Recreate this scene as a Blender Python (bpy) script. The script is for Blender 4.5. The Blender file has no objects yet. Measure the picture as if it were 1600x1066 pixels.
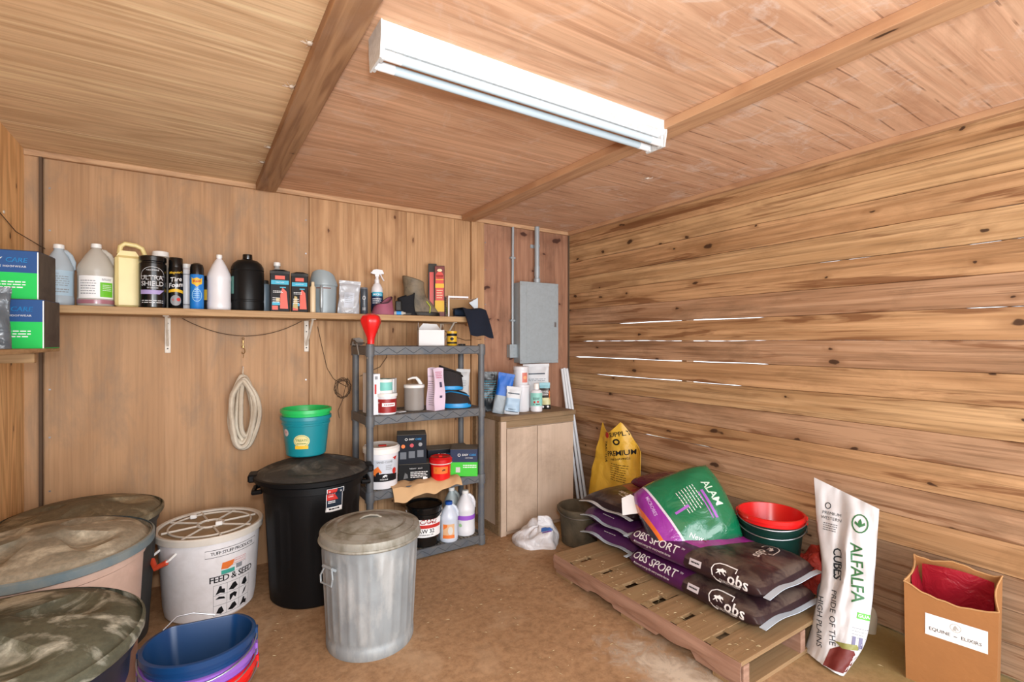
import bpy, bmesh, math, random
from mathutils import Vector, Matrix, noise
from mathutils.bvhtree import BVHTree
random.seed(7)
PI = math.pi
SC = bpy.context.scene
COL = SC.collection

# ------------------------------------------------------------ camera, light, exposure
YAW = math.radians(32.8)
cd = bpy.data.cameras.new('camera'); cam = bpy.data.objects.new('camera', cd); COL.objects.link(cam)
cam.location = (0, 0, 1.40); cam.rotation_euler = (PI/2, 0, -YAW)
cd.sensor_width = 36; cd.lens = 775/1600*36; cd.clip_start = .02
cd.shift_y = (534-533)/1600
SC.camera = cam
SC.view_settings.view_transform = 'Standard'; SC.view_settings.look = 'None'
SC.view_settings.gamma = 1; SC.view_settings.use_curve_mapping = False
SC.view_settings.exposure = 0.1
w = bpy.data.worlds.new('sky'); SC.world = w; w.use_nodes = True
bg = w.node_tree.nodes['Background']; bg.inputs[0].default_value = (.86, .93, 1, 1); bg.inputs[1].default_value = 2.6

def area(name, loc, rot, sx, sy, power, color=(1, 1, 1)):
    l = bpy.data.lights.new(name, 'AREA'); l.shape = 'RECTANGLE'; l.size = sx; l.size_y = sy
    l.energy = power; l.color = color
    o = bpy.data.objects.new(name, l); COL.objects.link(o); o.location = loc; o.rotation_euler = rot
    return o
# soft fill lamp added behind the photographer, standing in for open-front daylight
area('front_fill', (.9, -2.3, 1.35), (math.radians(88), 0, 0), 4.0, 2.4, 150, (.97, .98, 1))
# the photographer's flash, beside the camera
area('camera_flash', (.02, -.06, 1.60), (math.radians(92), 0, -YAW), .14, .14, 27, (1, .99, .98))

# ------------------------------------------------------------ materials
MATS = {}
def srgb(c):
    if isinstance(c, str):
        c = [int(c[i:i+2], 16)/255 for i in (0, 2, 4)]
    return tuple((v/12.92 if v <= .04045 else ((v+.055)/1.055)**2.4) for v in c) + (1,)
class NT:
    def __init__(s, name):
        s.m = bpy.data.materials.new(name); s.m.use_nodes = True
        s.t = s.m.node_tree; s.b = s.t.nodes['Principled BSDF']
    def n(s, typ, **kw):
        x = s.t.nodes.new(typ)
        for k, v in kw.items(): setattr(x, k, v)
        return x
    def l(s, a, b): s.t.links.new(a, b)
    def math(s, op, a, b=None, c=None, clamp=False):
        x = s.n('ShaderNodeMath', operation=op); x.use_clamp = clamp
        for i, v in enumerate((a, b, c)):
            if v is None: continue
            if isinstance(v, (int, float)): x.inputs[i].default_value = v
            else: s.l(v, x.inputs[i])
        return x.outputs[0]
    def mix(s, f, a, b, mode='MIX'):
        x = s.n('ShaderNodeMix', data_type='RGBA', blend_type=mode)
        for i, v in ((0, f), (6, a), (7, b)):
            if isinstance(v, (int, float)): x.inputs[i].default_value = v
            elif isinstance(v, tuple): x.inputs[i].default_value = v
            else: s.l(v, x.inputs[i])
        return x.outputs[2]
    def coord(s, scale=(1, 1, 1), rand=False, loc=(0, 0, 0), rot=(0, 0, 0)):
        tc = s.n('ShaderNodeTexCoord'); mp = s.n('ShaderNodeMapping')
        mp.inputs['Scale'].default_value = scale; mp.inputs['Location'].default_value = loc; mp.inputs['Rotation'].default_value = rot
        if rand:
            oi = s.n('ShaderNodeObjectInfo'); v = s.n('ShaderNodeVectorMath', operation='MULTIPLY_ADD')
            s.l(oi.outputs['Random'], v.inputs[0]); v.inputs[1].default_value = (37, 53, 71); s.l(tc.outputs['Object'], v.inputs[2])
            s.l(v.outputs[0], mp.inputs[0])
        else: s.l(tc.outputs['Object'], mp.inputs[0])
        return mp.outputs[0]
    def noise(s, vec, scale=5, detail=3, rough=.5, dist=0):
        x = s.n('ShaderNodeTexNoise'); s.l(vec, x.inputs['Vector'])
        x.inputs['Scale'].default_value = scale; x.inputs['Detail'].default_value = detail
        x.inputs['Roughness'].default_value = rough; x.inputs['Distortion'].default_value = dist
        return x.outputs[0]
    def ramp(s, f, stops, interp='LINEAR'):
        x = s.n('ShaderNodeValToRGB'); x.color_ramp.interpolation = interp
        e = x.color_ramp.elements
        while len(e) < len(stops): e.new(.5)
        for i, (p, c) in enumerate(stops):
            e[i].position = p; e[i].color = c if isinstance(c, tuple) else (c, c, c, 1)
        s.l(f, x.inputs[0]); return x.outputs[0]
    def bump(s, h, strength=.3, dist=.01):
        x = s.n('ShaderNodeBump'); x.inputs['Strength'].default_value = strength; x.inputs['Distance'].default_value = dist
        s.l(h, x.inputs['Height']); s.l(x.outputs[0], s.b.inputs['Normal'])
    def base(s, c):
        if isinstance(c, tuple): s.b.inputs['Base Color'].default_value = c
        else: s.l(c, s.b.inputs['Base Color'])
    def put(s, rough=.5, metal=0, spec=None):
        s.b.inputs['Roughness'].default_value = rough; s.b.inputs['Metallic'].default_value = metal
        if spec is not None: s.b.inputs['Specular IOR Level'].default_value = spec

def plain(name, c, rough=.5, metal=0, var=.12, dirt=None, damt=.0, dscale=6, bump=0, bscale=40, trans=0):
    """a painted, plastic or metal surface with slight mottling and optional dust"""
    if name in MATS: return MATS[name]
    s = NT(name); c = srgb(c)
    v = s.coord()
    n = s.noise(v, 9, 4)
    dark = tuple(x*(1-var) for x in c[:3])+(1,); lite = tuple(min(1, x*(1+var*.6)) for x in c[:3])+(1,)
    col = s.mix(n, dark, lite)
    if dirt:
        n2 = s.noise(v, dscale, 8, .62, .6)
        f = s.ramp(n2, [(.5-.25*damt-.08, 0.), (.62-.2*damt+.05, min(1., damt*1.2))])
        col = s.mix(f, col, srgb(dirt))
    s.base(col); s.put(rough, metal, .2 if max(c[:3]) < .06 and rough > .3 else None)
    if bump: s.bump(s.noise(v, bscale, 4), bump, .004)
    if trans:
        s.b.inputs['Transmission Weight'].default_value = trans; s.b.inputs['IOR'].default_value = 1.25
    MATS[name] = s.m; return s.m

def hsv(c, sm, vm):
    import colorsys
    r = [int(c[i:i+2], 16)/255 for i in (0, 2, 4)]; h, s_, v = colorsys.rgb_to_hsv(*r)
    return srgb(colorsys.hsv_to_rgb(h, min(1, s_*sm), min(.97, v*vm)))
def wood(name, lite, dark, axis='X', ring=16, wave=.5, cross=2.2, along=.35, knots=0, fine=.5, stain=None, stamt=.4, rough=.62, dash=False, knotc='3a2416', streak=0, thin='X', pale=0, sat=.86, val=.97, kden=(3.4, 7.3)):
    """sawn wood: growth-ring figure stretched along the grain, fine grain, knots, stains.  thin: the axis through the board"""
    if name in MATS: return MATS[name]
    s = NT(name); lite = hsv(lite, sat, val); dark = hsv(dark, sat*1.05, val)
    def st(a, c): return tuple(a if ax == axis else (c*.25 if ax == thin else c) for ax in 'XYZ')
    v = s.coord(st(along, cross), True)
    n = s.noise(v, 1.6, 3, .45, .35)
    r = s.math('SINE', s.math('MULTIPLY', n, ring*2*PI))
    r = s.math('MULTIPLY_ADD', r, .5, .5)
    r = s.math('POWER', r, 1.6)
    col = s.mix(s.math('MULTIPLY', r, wave), lite, dark)
    g = s.noise(s.coord(st(1.6, 70), True), 1, 4, .65)
    col = s.mix(s.math('MULTIPLY', s.ramp(g, [(.47, 0.), (.64, 1.)]), fine*.75), col, tuple(x*.5 for x in dark[:3])+(1,))
    g2 = s.noise(s.coord(st(1.2, 38), True, (2, 5, 8)), 1, 3, .6)
    col = s.mix(s.ramp(g2, [(.52, 0.), (.66, .25+pale*.6)]), col, tuple(min(.9, x*1.35+.03) for x in lite[:3])+(1,))
    b = s.noise(s.coord(st(.5, 1.6), True), 1.3, 4, .6)
    col = s.mix(s.ramp(b, [(.3, 0.), (.7, .35)]), col, tuple(x*1.25 for x in lite[:3])+(1,))
    if stain:
        q = s.noise(s.coord(st(.8, 2.4), True, (3, 7, 1)), 2.2, 7, .68, .5)
        col = s.mix(s.ramp(q, [(.5, 0.), (.68, stamt)]), col, srgb(stain))
    if streak:
        q = s.noise(s.coord(st(1.0, 15), True, (13, 2, 5)), 1.1, 4, .55, .6)
        col = s.mix(s.ramp(q, [(.585, 0.), (.64, streak)]), col, srgb('6e4426'))
    if knots:
        kv = s.coord((1, 1, 1), True); sx = s.n('ShaderNodeSeparateXYZ'); s.l(kv, sx.inputs[0]); cb = s.n('ShaderNodeCombineXYZ')
        oth = [a for a in 'XYZ' if a not in (axis, thin)][0]
        wob = s.math('MULTIPLY', s.noise(kv, 14, 2), .35)
        s.l(s.math('MULTIPLY_ADD', sx.outputs['XYZ'.index(axis)], kden[0], wob), cb.inputs[0]); s.l(s.math('MULTIPLY_ADD', sx.outputs['XYZ'.index(oth)], kden[1], s.math('MULTIPLY', wob, .5)), cb.inputs[1])
        vo = s.n('ShaderNodeTexVoronoi', feature='F1', voronoi_dimensions='2D'); s.l(cb.outputs[0], vo.inputs['Vector']); vo.inputs['Scale'].default_value = 1
        d = vo.outputs['Distance']
        pick = s.n('ShaderNodeSeparateColor'); s.l(vo.outputs['Color'], pick.inputs[0])
        sel = s.math('LESS_THAN', pick.outputs[0], knots)
        rad = s.math('MULTIPLY_ADD', s.math('POWER', pick.outputs[1], 3.), .11, .045)
        dn = s.math('DIVIDE', d, rad)
        kf = s.ramp(s.math('MULTIPLY', dn, .8), [(.0, .95), (.55, .9), (.7, .35), (.8, 0.)])
        halo = s.ramp(s.math('MULTIPLY', dn, .3), [(.3, .45), (1., 0.)])
        col = s.mix(s.math('MULTIPLY', halo, sel), col, tuple(x*.8 for x in dark[:3])+(1,))
        col = s.mix(s.math('MULTIPLY', kf, sel), col, srgb(knotc))
    if dash:
        dv = s.coord((1, 1, 1)); sx = s.n('ShaderNodeSeparateXYZ'); s.l(dv, sx.inputs[0])
        yy = s.math('MULTIPLY', sx.outputs[1], 1/.105)
        fr = s.math('FRACT', s.math('ADD', yy, s.math('MULTIPLY', s.noise(dv, 1.5, 1), .5))); ln = s.math('LESS_THAN', s.math('ABSOLUTE', s.math('SUBTRACT', fr, .5)), .03)
        cb = s.n('ShaderNodeCombineXYZ'); s.l(s.math('MULTIPLY', sx.outputs[0], 5.), cb.inputs[0]); s.l(s.math('MULTIPLY', s.math('FLOOR', yy), 3.7), cb.inputs[1])
        dn = s.noise(cb.outputs[0], 1, 3)
        col = s.mix(s.math('MULTIPLY', ln, s.ramp(dn, [(.44, 0.), (.56, .6)])), col, srgb('5e3824'))
    if dash or name.startswith('ceiling_plywood_w'):
        dd = s.noise(s.coord((1, 1, 1), False, (5, 5, 5)), 6, 8, .7, .8)
        col = s.mix(s.ramp(dd, [(.53, 0.), (.72, .6 if dash else .3)]), col, srgb('e8ddd4'))
    s.base(col); s.put(rough, 0, .3)
    s.bump(g, .3, .002)
    MATS[name] = s.m; return s.m

def zones(name, axis, stops, rough=.4, flip=False, dirt=None, damt=.3, other=None, bump=0):
    """printed film or card: flat bands of ink along one local axis (hard edges).  stops: [(coordinate where the band starts, colour)]"""
    if name in MATS: return MATS[name]
    s = NT(name)
    v = s.coord(); sx = s.n('ShaderNodeSeparateXYZ'); s.l(v, sx.inputs[0])
    lo = stops[0][0]-1e-3; hi = stops[-1][0]+1e-3 if len(stops) > 1 else lo+1
    f = s.math('DIVIDE', s.math('SUBTRACT', sx.outputs['XYZ'.index(axis)], lo), hi-lo, clamp=True)
    col = s.ramp(f, [((p-lo)/(hi-lo), srgb(c)) for p, c in stops], 'CONSTANT')
    if dirt:
        n = s.noise(v, 8, 6, .6, .5); col = s.mix(s.ramp(n, [(.45, 0.), (.65, damt)]), col, srgb(dirt))
    s.base(col); s.put(rough)
    if bump: s.bump(s.noise(v, 14, 4, .5, .5), bump, .01)
    MATS[name] = s.m; return s.m

def film(name, c, rough=.25, bump=.5, bscale=14, dirt=None, damt=.3, alpha=1.0):
    """crinkled plastic or foil"""
    if name in MATS: return MATS[name]
    s = NT(name); v = s.coord(); col = srgb(c)
    n = s.noise(v, bscale, 3, .5, 1.2)
    col = s.mix(n, tuple(x*.82 for x in col[:3])+(1,), tuple(min(1, x*1.1) for x in col[:3])+(1,))
    if dirt:
        n2 = s.noise(v, 9, 6, .6, .5); col = s.mix(s.ramp(n2, [(.45, 0.), (.68, damt)]), col, srgb(dirt))
    s.base(col); s.put(rough); s.bump(n, bump, .012)
    if alpha < 1: s.b.inputs['Alpha'].default_value = alpha
    MATS[name] = s.m; return s.m

# ------------------------------------------------------------ geometry helpers
class G:
    def __init__(s): s.bm = bmesh.new()
    def box(s, x0, x1, y0, y1, z0, z1, bev=0, M=None):
        g = bmesh.ops.create_cube(s.bm, size=1)['verts']
        bmesh.ops.scale(s.bm, vec=(x1-x0, y1-y0, z1-z0), verts=g)
        bmesh.ops.translate(s.bm, vec=((x0+x1)/2, (y0+y1)/2, (z0+z1)/2), verts=g)
        if bev:
            es = list({e for v in g for e in v.link_edges})
            r = bmesh.ops.bevel(s.bm, geom=es, offset=bev, segments=1, affect='EDGES', clamp_overlap=True)
            g = list({v for f in r['faces'] for v in f.verts} | {v for v in g if v.is_valid})
        if M is not None: bmesh.ops.transform(s.bm, matrix=M, verts=g)
        return s
    def lathe(s, prof, n=32, c=(0, 0), sx=1, sy=1, fn=None, close=False, M=None):
        """revolve (radius, z) pairs about a vertical axis; a zero radius closes the end"""
        rings = []; new = []
        for r, z in prof:
            if r <= 1e-6:
                v = s.bm.verts.new((c[0], c[1], z)); rings.append([v]); new.append(v)
            else:
                R = []
                for i in range(n):
                    a = 2*PI*i/n; rr = r
                    x, y = math.cos(a)*rr*sx, math.sin(a)*rr*sy
                    if fn: x, y = fn(x, y, z, r, a)
                    v = s.bm.verts.new((c[0]+x, c[1]+y, z)); R.append(v); new.append(v)
                rings.append(R)
        for A, B in zip(rings, rings[1:]):
            if len(A) == 1 and len(B) == 1: continue
            for i in range(n):
                j = (i+1) % n
                if len(A) == 1: s.bm.faces.new((A[0], B[j], B[i]))
                elif len(B) == 1: s.bm.faces.new((A[i], A[j], B[0]))
                else: s.bm.faces.new((A[i], A[j], B[j], B[i]))
        if M is not None: bmesh.ops.transform(s.bm, matrix=M, verts=new)
        return s
    def tube(s, pts, r, n=8, closed=False, flat=1):
        pts = [Vector(p) for p in pts]; m = len(pts); rings = []
        up = Vector((0, 0, 1)); prev = None
        for i, p in enumerate(pts):
            if closed: d = pts[(i+1) % m]-pts[i-1]
            else: d = pts[min(i+1, m-1)]-pts[max(i-1, 0)]
            d.normalize()
            a = (prev - d*prev.dot(d)) if prev is not None else d.cross(up if abs(d.z) < .9 else Vector((1, 0, 0)))
            a.normalize(); b = d.cross(a); prev = a
            rr = r[i] if isinstance(r, (list, tuple)) else r
            rings.append([s.bm.verts.new(p+a*math.cos(2*PI*k/n)*rr+b*math.sin(2*PI*k/n)*rr*flat) for k in range(n)])
        for i in range(m if closed else m-1):
            A, B = rings[i], rings[(i+1) % m]
            for k in range(n): s.bm.faces.new((A[k], A[(k+1) % n], B[(k+1) % n], B[k]))
        if not closed:
            s.bm.faces.new(rings[0][::-1]); s.bm.faces.new(rings[-1])
        return s
    def prism(s, poly, h0, h1, plane='XZ', M=None):
        """extrude an outline; plane XZ extrudes along Y, XY along Z, YZ along X"""
        def P(a, b, h): return {'XZ': (a, h, b), 'XY': (a, b, h), 'YZ': (h, a, b)}[plane]
        A = [s.bm.verts.new(P(a, b, h0)) for a, b in poly]; B = [s.bm.verts.new(P(a, b, h1)) for a, b in poly]
        s.bm.faces.new(A); s.bm.faces.new(B[::-1])
        for i in range(len(A)): s.bm.faces.new((A[i], B[i], B[(i+1) % len(A)], A[(i+1) % len(A)]))
        if M is not None: bmesh.ops.transform(s.bm, matrix=M, verts=A+B)
        return s
    def grid(s, f, nu, nv, closed_u=False, thick=0):
        V = [[s.bm.verts.new(f(i/(nu if closed_u else nu), j/nv)) for j in range(nv+1)] for i in range(nu if closed_u else nu+1)]
        nI = nu
        for i in range(nI):
            for j in range(nv):
                a, b = V[i], V[(i+1) % len(V)] if closed_u else V[i+1]
                s.bm.faces.new((a[j], b[j], b[j+1], a[j+1]))
        if thick:
            fs = s.bm.faces[:]; bmesh.ops.recalc_face_normals(s.bm, faces=fs)
            bmesh.ops.solidify(s.bm, geom=fs, thickness=thick)
        return s
    def ball(s, c, r, sx=1, sy=1, sz=1, u=16, v=10):
        g = bmesh.ops.create_uvsphere(s.bm, u_segments=u, v_segments=v, radius=r)['verts']
        bmesh.ops.scale(s.bm, vec=(sx, sy, sz), verts=g); bmesh.ops.translate(s.bm, vec=c, verts=g); return s
    def obj(s, name, m, parent=None, smooth=None, loc=None, rot=None, sub=0, seam=35):
        bm = s.bm
        if sub: bmesh.ops.subdivide_edges(bm, edges=bm.edges[:], cuts=sub, use_grid_fill=True)
        bmesh.ops.recalc_face_normals(bm, faces=bm.faces[:])
        me = bpy.data.meshes.new(name)
        bm.normal_update()
        if smooth is not False:
            ang = math.radians(seam)
            for f in bm.faces: f.smooth = True
            for e in bm.edges:
                if len(e.link_faces) == 2 and e.calc_face_angle(0) > ang: e.smooth = False
        bm.to_mesh(me); bm.free()
        o = bpy.data.objects.new(name, me); COL.objects.link(o)
        me.materials.append(m)
        if parent is not None: o.parent = parent
        if loc is not None: o.location = loc
        if rot is not None: o.rotation_euler = rot
        return o

def tag(o, label, cat, group=None):
    o['label'] = label; o['category'] = cat
    if group: o['group'] = group
    return o
def thing(name, label, cat, loc=(0, 0, 0), rz=0, group=None, tilt=(0, 0)):
    o = bpy.data.objects.new(name, None); COL.objects.link(o); o.empty_display_size = .05
    o.location = loc; o.rotation_euler = (tilt[0], tilt[1], rz)
    return tag(o, label, cat, group)
def struct(o): o['kind'] = 'structure'; return o
def stuff(o): o['kind'] = 'stuff'; return o
def face(x, y, off=0):
    """z rotation that turns a thing's local -Y side from (x, y) towards the room's open front"""
    return math.atan2(-y, -x)+PI/2+math.radians(off)

# ---- flat print: text and shapes laid on a surface
TC = {}
def text2d(body, size, bold=0, shear=0, space=1, align='CENTER'):
    k = (body, size, bold, shear, space, align)
    if k not in TC:
        c = bpy.data.curves.new('t', 'FONT'); c.body = body; c.size = size; c.offset = bold*size; c.shear = shear
        c.space_character = space; c.align_x = align; c.align_y = 'CENTER'; c.resolution_u = 2
        o = bpy.data.objects.new('t', c); COL.objects.link(o)
        me = bpy.data.meshes.new_from_object(o)
        TC[k] = ([(v.co.x, v.co.y) for v in me.vertices], [tuple(p.vertices) for p in me.polygons])
        bpy.data.objects.remove(o); bpy.data.curves.remove(c); bpy.data.meshes.remove(me)
    return TC[k]
def T(body, size, x=0, y=0, rot=0, **kw):
    bold = kw.pop('bold', 0); V, F = text2d(body, size, bold=min(bold, .006), **kw)
    if bold > .006:                                              # heavier strokes: the same glyphs once more, nudged sideways
        d = (bold-.004)*size*1.1; n0 = len(V)
        V = [(a-d/2, b) for a, b in V]+[(a+d/2, b) for a, b in V]; F = list(F)+[tuple(i+n0 for i in f) for f in F]
    c, s = math.cos(math.radians(rot)), math.sin(math.radians(rot))
    return [(x+a*c-b*s, y+a*s+b*c) for a, b in V], F
def P(pts, x=0, y=0): return [(x+a, y+b) for a, b in pts], [tuple(range(len(pts)))]
def R(w, h, x=0, y=0): return P([(-w/2, -h/2), (w/2, -h/2), (w/2, h/2), (-w/2, h/2)], x, y)
def O(r, x=0, y=0, n=20, sy=1): return P([(r*math.cos(2*PI*i/n), sy*r*math.sin(2*PI*i/n)) for i in range(n)], x, y)
def ring2(pts, wdt, x=0, y=0):
    """closed outline stroke"""
    n = len(pts); V = []; F = []
    for i in range(n):
        a, b, c = Vector(pts[i-1]), Vector(pts[i]), Vector(pts[(i+1) % n])
        t = (c-a).normalized(); nn = Vector((-t.y, t.x))
        V += [(x+b.x+nn.x*wdt/2, y+b.y+nn.y*wdt/2), (x+b.x-nn.x*wdt/2, y+b.y-nn.y*wdt/2)]
    for i in range(n):
        j = (i+1) % n; F.append((2*i, 2*i+1, 2*j+1, 2*j))
    return V, F
def lines(n, w, h, x, y, gap, seed=1):
    """rows of print too small to read: short bars"""
    r = random.Random(seed); V = []; F = []
    for i in range(n):
        xx = -w/2
        while xx < w/2-w*.08:
            L = min(w*r.uniform(.08, .22), w/2-xx); b = len(V)
            V += [(x+xx, y-i*gap), (x+xx+L, y-i*gap), (x+xx+L, y-i*gap+h), (x+xx, y-i*gap+h)]; F.append((b, b+1, b+2, b+3)); xx += L+w*.035
    return V, F
HORSE = [(-.5,.02),(-.62,.0),(-.6,.1),(-.48,.2),(-.3,.22),(-.12,.3),(.0,.42),(.12,.44),(.16,.34),(.3,.36),(.44,.3),(.5,.36),(.6,.22),(.72,.1),(.66,.04),(.5,.12),(.36,.06),(.4,-.12),(.62,-.2),(.66,-.34),(.58,-.32),(.54,-.26),(.3,-.2),(.2,-.06),(.0,-.04),(-.16,-.06),(-.12,-.2),(.02,-.34),(-.04,-.42),(-.14,-.34),(-.3,-.16),(-.44,-.3),(-.62,-.42),(-.68,-.36),(-.52,-.22),(-.44,-.04)]
HEAD = [(-.4,-.5),(-.34,-.1),(-.2,.2),(-.1,.36),(-.06,.5),(.03,.4),(.12,.3),(.3,.02),(.44,-.16),(.4,-.28),(.28,-.3),(.14,-.14),(.04,-.18),(.1,-.34),(.16,-.5)]
def sc(pts, k, ky=None): return [(a*k, b*(ky or k)) for a, b in pts]

def decal(target, name, m, shapes, o=(0, 0, 0), n=(0, -1, 0), up=(0, 0, 1), parent=None, off=.0009, wrap=None, maxlen=.012, flat=False, label=None, reach=.25):
    """print shapes (lists of 2-D verts, faces) on the surface of target as one thin mesh.
    n: outward direction of the face, up: the print's up; wrap=(cx, cy): bend round a vertical axis"""
    n = Vector(n).normalized(); up = Vector(up); up = (up-n*up.dot(n)).normalized(); right = up.cross(n); o = Vector(o)
    bm = bmesh.new()
    for V, F in (shapes if isinstance(shapes, list) else [shapes]):
        vs = [bm.verts.new((a, b, 0)) for a, b in V]
        for f in F:
            try: bm.faces.new([vs[i] for i in f])
            except ValueError: pass
    bmesh.ops.triangulate(bm, faces=bm.faces[:])
    if not flat:
        for _ in range(7):
            es = [e for e in bm.edges if e.calc_length() > maxlen]
            if not es: break
            bmesh.ops.subdivide_edges(bm, edges=es, cuts=1); bmesh.ops.triangulate(bm, faces=bm.faces[:])
        tm = bmesh.new(); tm.from_mesh(target.data); tree = BVHTree.FromBMesh(tm); tm.free()
    dead = []
    ph0 = math.atan2(n.y, n.x)
    for v in bm.verts:
        a, b = v.co.x, v.co.y
        if flat: v.co = o+right*a+up*b+n*off; continue
        if wrap:
            cx, cy, rad = wrap; ph = ph0+a/rad; nn = Vector((math.cos(ph), math.sin(ph), 0))
            src = Vector((cx, cy, o.z+b))+nn*(rad+reach)
            if len(shapes) and False: pass
        else: nn = n; src = o+right*a+up*b+n*reach
        h = tree.ray_cast(src, -nn, reach*2)
        if h[0] is None: dead.append(v); continue
        v.co = h[0]+nn*off
    if dead: bmesh.ops.delete(bm, geom=dead, context='VERTS')
    me = bpy.data.meshes.new(name)
    bm.normal_update()
    for f in bm.faces:
        if f.normal.dot(n) < 0 and not wrap: f.normal_flip()
        f.smooth = not flat
    bm.to_mesh(me); bm.free(); me.materials.append(m)
    ob = bpy.data.objects.new(name, me); COL.objects.link(ob); ob.parent = parent if parent is not None else target
    if label: ob['label'] = label
    return ob

# shared colours
K = plain('black_plastic', '141416', .42, dirt='6a6254', damt=.25)
INK = plain('black_ink', '17171a', .5)
WINK = plain('white_ink', 'f0f0f0', .5, var=.03)
WHITE = plain('white_plastic', 'dcdce0', .35, var=.05)
CAPW = plain('white_cap', 'e8e6e2', .4, var=.04)
STEEL = plain('dull_steel', '9a9ca0', .35, .8)
TEALI = plain('cyan_ink', '29a8c8', .5)
BLUEI = plain('blue_ink', '2f8fd8', .5)
REDI = plain('red_ink', 'c22a22', .5)
GREENI = plain('green_ink', '46b52e', .5)
YELI = plain('yellow_ink', 'e2b62a', .5)
ORI = plain('orange_ink', 'e2742c', .5)
GREYI = plain('grey_ink', '8a8c90', .5)

# ============================================================ THE ROOM
XL, XR, YB, ZC, YF = -.72, 2.85, 3.48, 2.38, -.95
def floor_mat():
    s = NT('dirty_concrete'); v = s.coord()
    n = s.noise(v, 1.7, 8, .62, .3); n2 = s.noise(v, 26, 6, .7); n3 = s.noise(s.coord((1, 1, 1), False, (9, 4, 2)), 3.3, 7, .6, .6)
    col = s.mix(n, srgb('967454'), srgb('bd9a76'))
    col = s.mix(s.ramp(n2, [(.35, .45), (.6, 0.)]), col, srgb('5d4129'))
    col = s.mix(s.ramp(n3, [(.54, 0.), (.72, .45)]), col, srgb('c3a98a'))
    n4 = s.noise(s.coord((1, 1, 1), False, (1, 8, 2)), 120, 3, .8)
    col = s.mix(s.ramp(n4, [(.66, 0.), (.76, .6)]), col, srgb('cdb68e'))
    # hay dust towards the outer board wall
    sx = s.n('ShaderNodeSeparateXYZ'); s.l(v, sx.inputs[0])
    q = s.math('MULTIPLY_ADD', n3, .5, sx.outputs[0])
    col = s.mix(s.ramp(s.math('SUBTRACT', q, 2.1), [(.2, 0.), (.75, .8)]), col, srgb('8d7a48'))
    s.base(col); s.put(.8, 0, .2); s.bump(n2, .25, .006); return s.m
fl = struct(G().box(XL-.05, XR+.05, YF, YB+.05, -.1, 0).obj('floor', floor_mat(), smooth=False))

CE1 = wood('ceiling_plywood_pale', 'dfbb8c', 'b08355', 'X', 15, .5, 1.6, .2, stain='a98664', stamt=.2, fine=.45, thin='Z', pale=.8, sat=.8, val=1)
CE2 = wood('ceiling_plywood_warm', 'daa982', 'b47a54', 'X', 15, .45, 1.6, .2, stain='9a6a4a', stamt=.3, fine=.5, thin='Z', pale=.5)
CE3 = wood('ceiling_plywood_checked', 'd8aa86', 'b67c5a', 'X', 12, .35, 1.6, .2, stain='9a6a4a', stamt=.35, fine=.35, dash=True, thin='Z', pale=.3)
ce = struct(G().box(XL-.05, XR+.05, YF, YB+.05, ZC+.012, ZC+.06).obj('ceiling', CE2, smooth=False))
for x0, x1, y0, y1, m in ((XL, .385, YF, .62, CE1), (XL, .385, .623, 3.06, CE1), (XL, .385, 3.063, YB, CE1), (.388, 1.808, YF, 1.06, CE3), (.388, 1.808, 1.062, YB, CE2), (1.811, XR, YF, 1.05, CE3), (1.811, XR, 1.053, YB, CE3)):
    G().box(x0, x1, y0, y1, ZC, ZC+.012).obj('plywood_sheet', m, ce, False)

# back wall: big plywood sheet, four vertical boards, red-brown sheet behind the breaker panel
BW1 = wood('wall_plywood', 'b68658', '8c5f38', 'Z', 7, .35, 1.2, .3, stain='8a7662', stamt=.6, fine=.35, thin='Y', sat=.82, knots=.0)
BW2 = wood('wall_board', 'bf8e5c', '946238', 'Z', 9, .5, 3, .25, stain='8a6244', stamt=.35, fine=.55, thin='Y', knots=.22, knotc='5a3620', sat=.82)
BW3 = wood('wall_board_red', 'a87658', '85543c', 'Z', 10, .5, 2.5, .35, knots=.5, stain='5e4234', stamt=.5, fine=.55, knotc='40241c', thin='Y', kden=(7, 3))
wb = struct(G().box(XL-.05, XR+.05, YB+.014, YB+.06, 0, ZC).obj('wall_back', BW1, smooth=False))
def seg(x0, x1, m, name='panel', y=YB): return G().box(x0, x1-.003, y, YB+.014, .0, ZC).obj(name, m, wb, False)
seg(XL, -.65, BW1, y=YB-.012)
seg(-.645, .640, BW1)
for a, b in ((.65, 1.107), (1.107, 1.321), (1.321, 1.711), (1.711, 1.851)): seg(a, b, BW2, 'board', YB-.004)
seg(1.851, 1.967, BW2, 'stud', YB-.02)
seg(1.967, XR, BW3)
# seam shadow lines are real gaps; nail heads along them
g = G()
for z in (.35, .62, .9, 1.15, 1.42, 1.7, 1.98, 2.2):
    for x in (-.625, .628, 1.985): g.box(x-.004, x+.004, YB-.003, YB, z-.004, z+.004)
stuff(g.obj('nail_head', STEEL, wb, False))

LW = wood('left_wall_plywood', 'd0a066', 'a06c3a', 'Z', 16, .7, 1.6, .22, knots=.25, stain='8a6848', stamt=.3, fine=.5, thin='X', sat=.85, val=1.12)
wl = struct(G().box(XL-.05, XL-.012, YF, YB+.05, 0, ZC).obj('wall_left', LW, smooth=False))
for a, b in ((YF, -.33), (-.327, .89), (.893, 2.12), (2.123, YB)): G().box(XL-.012, XL, a, b, 0, ZC).obj('panel', LW, wl, False)

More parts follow.
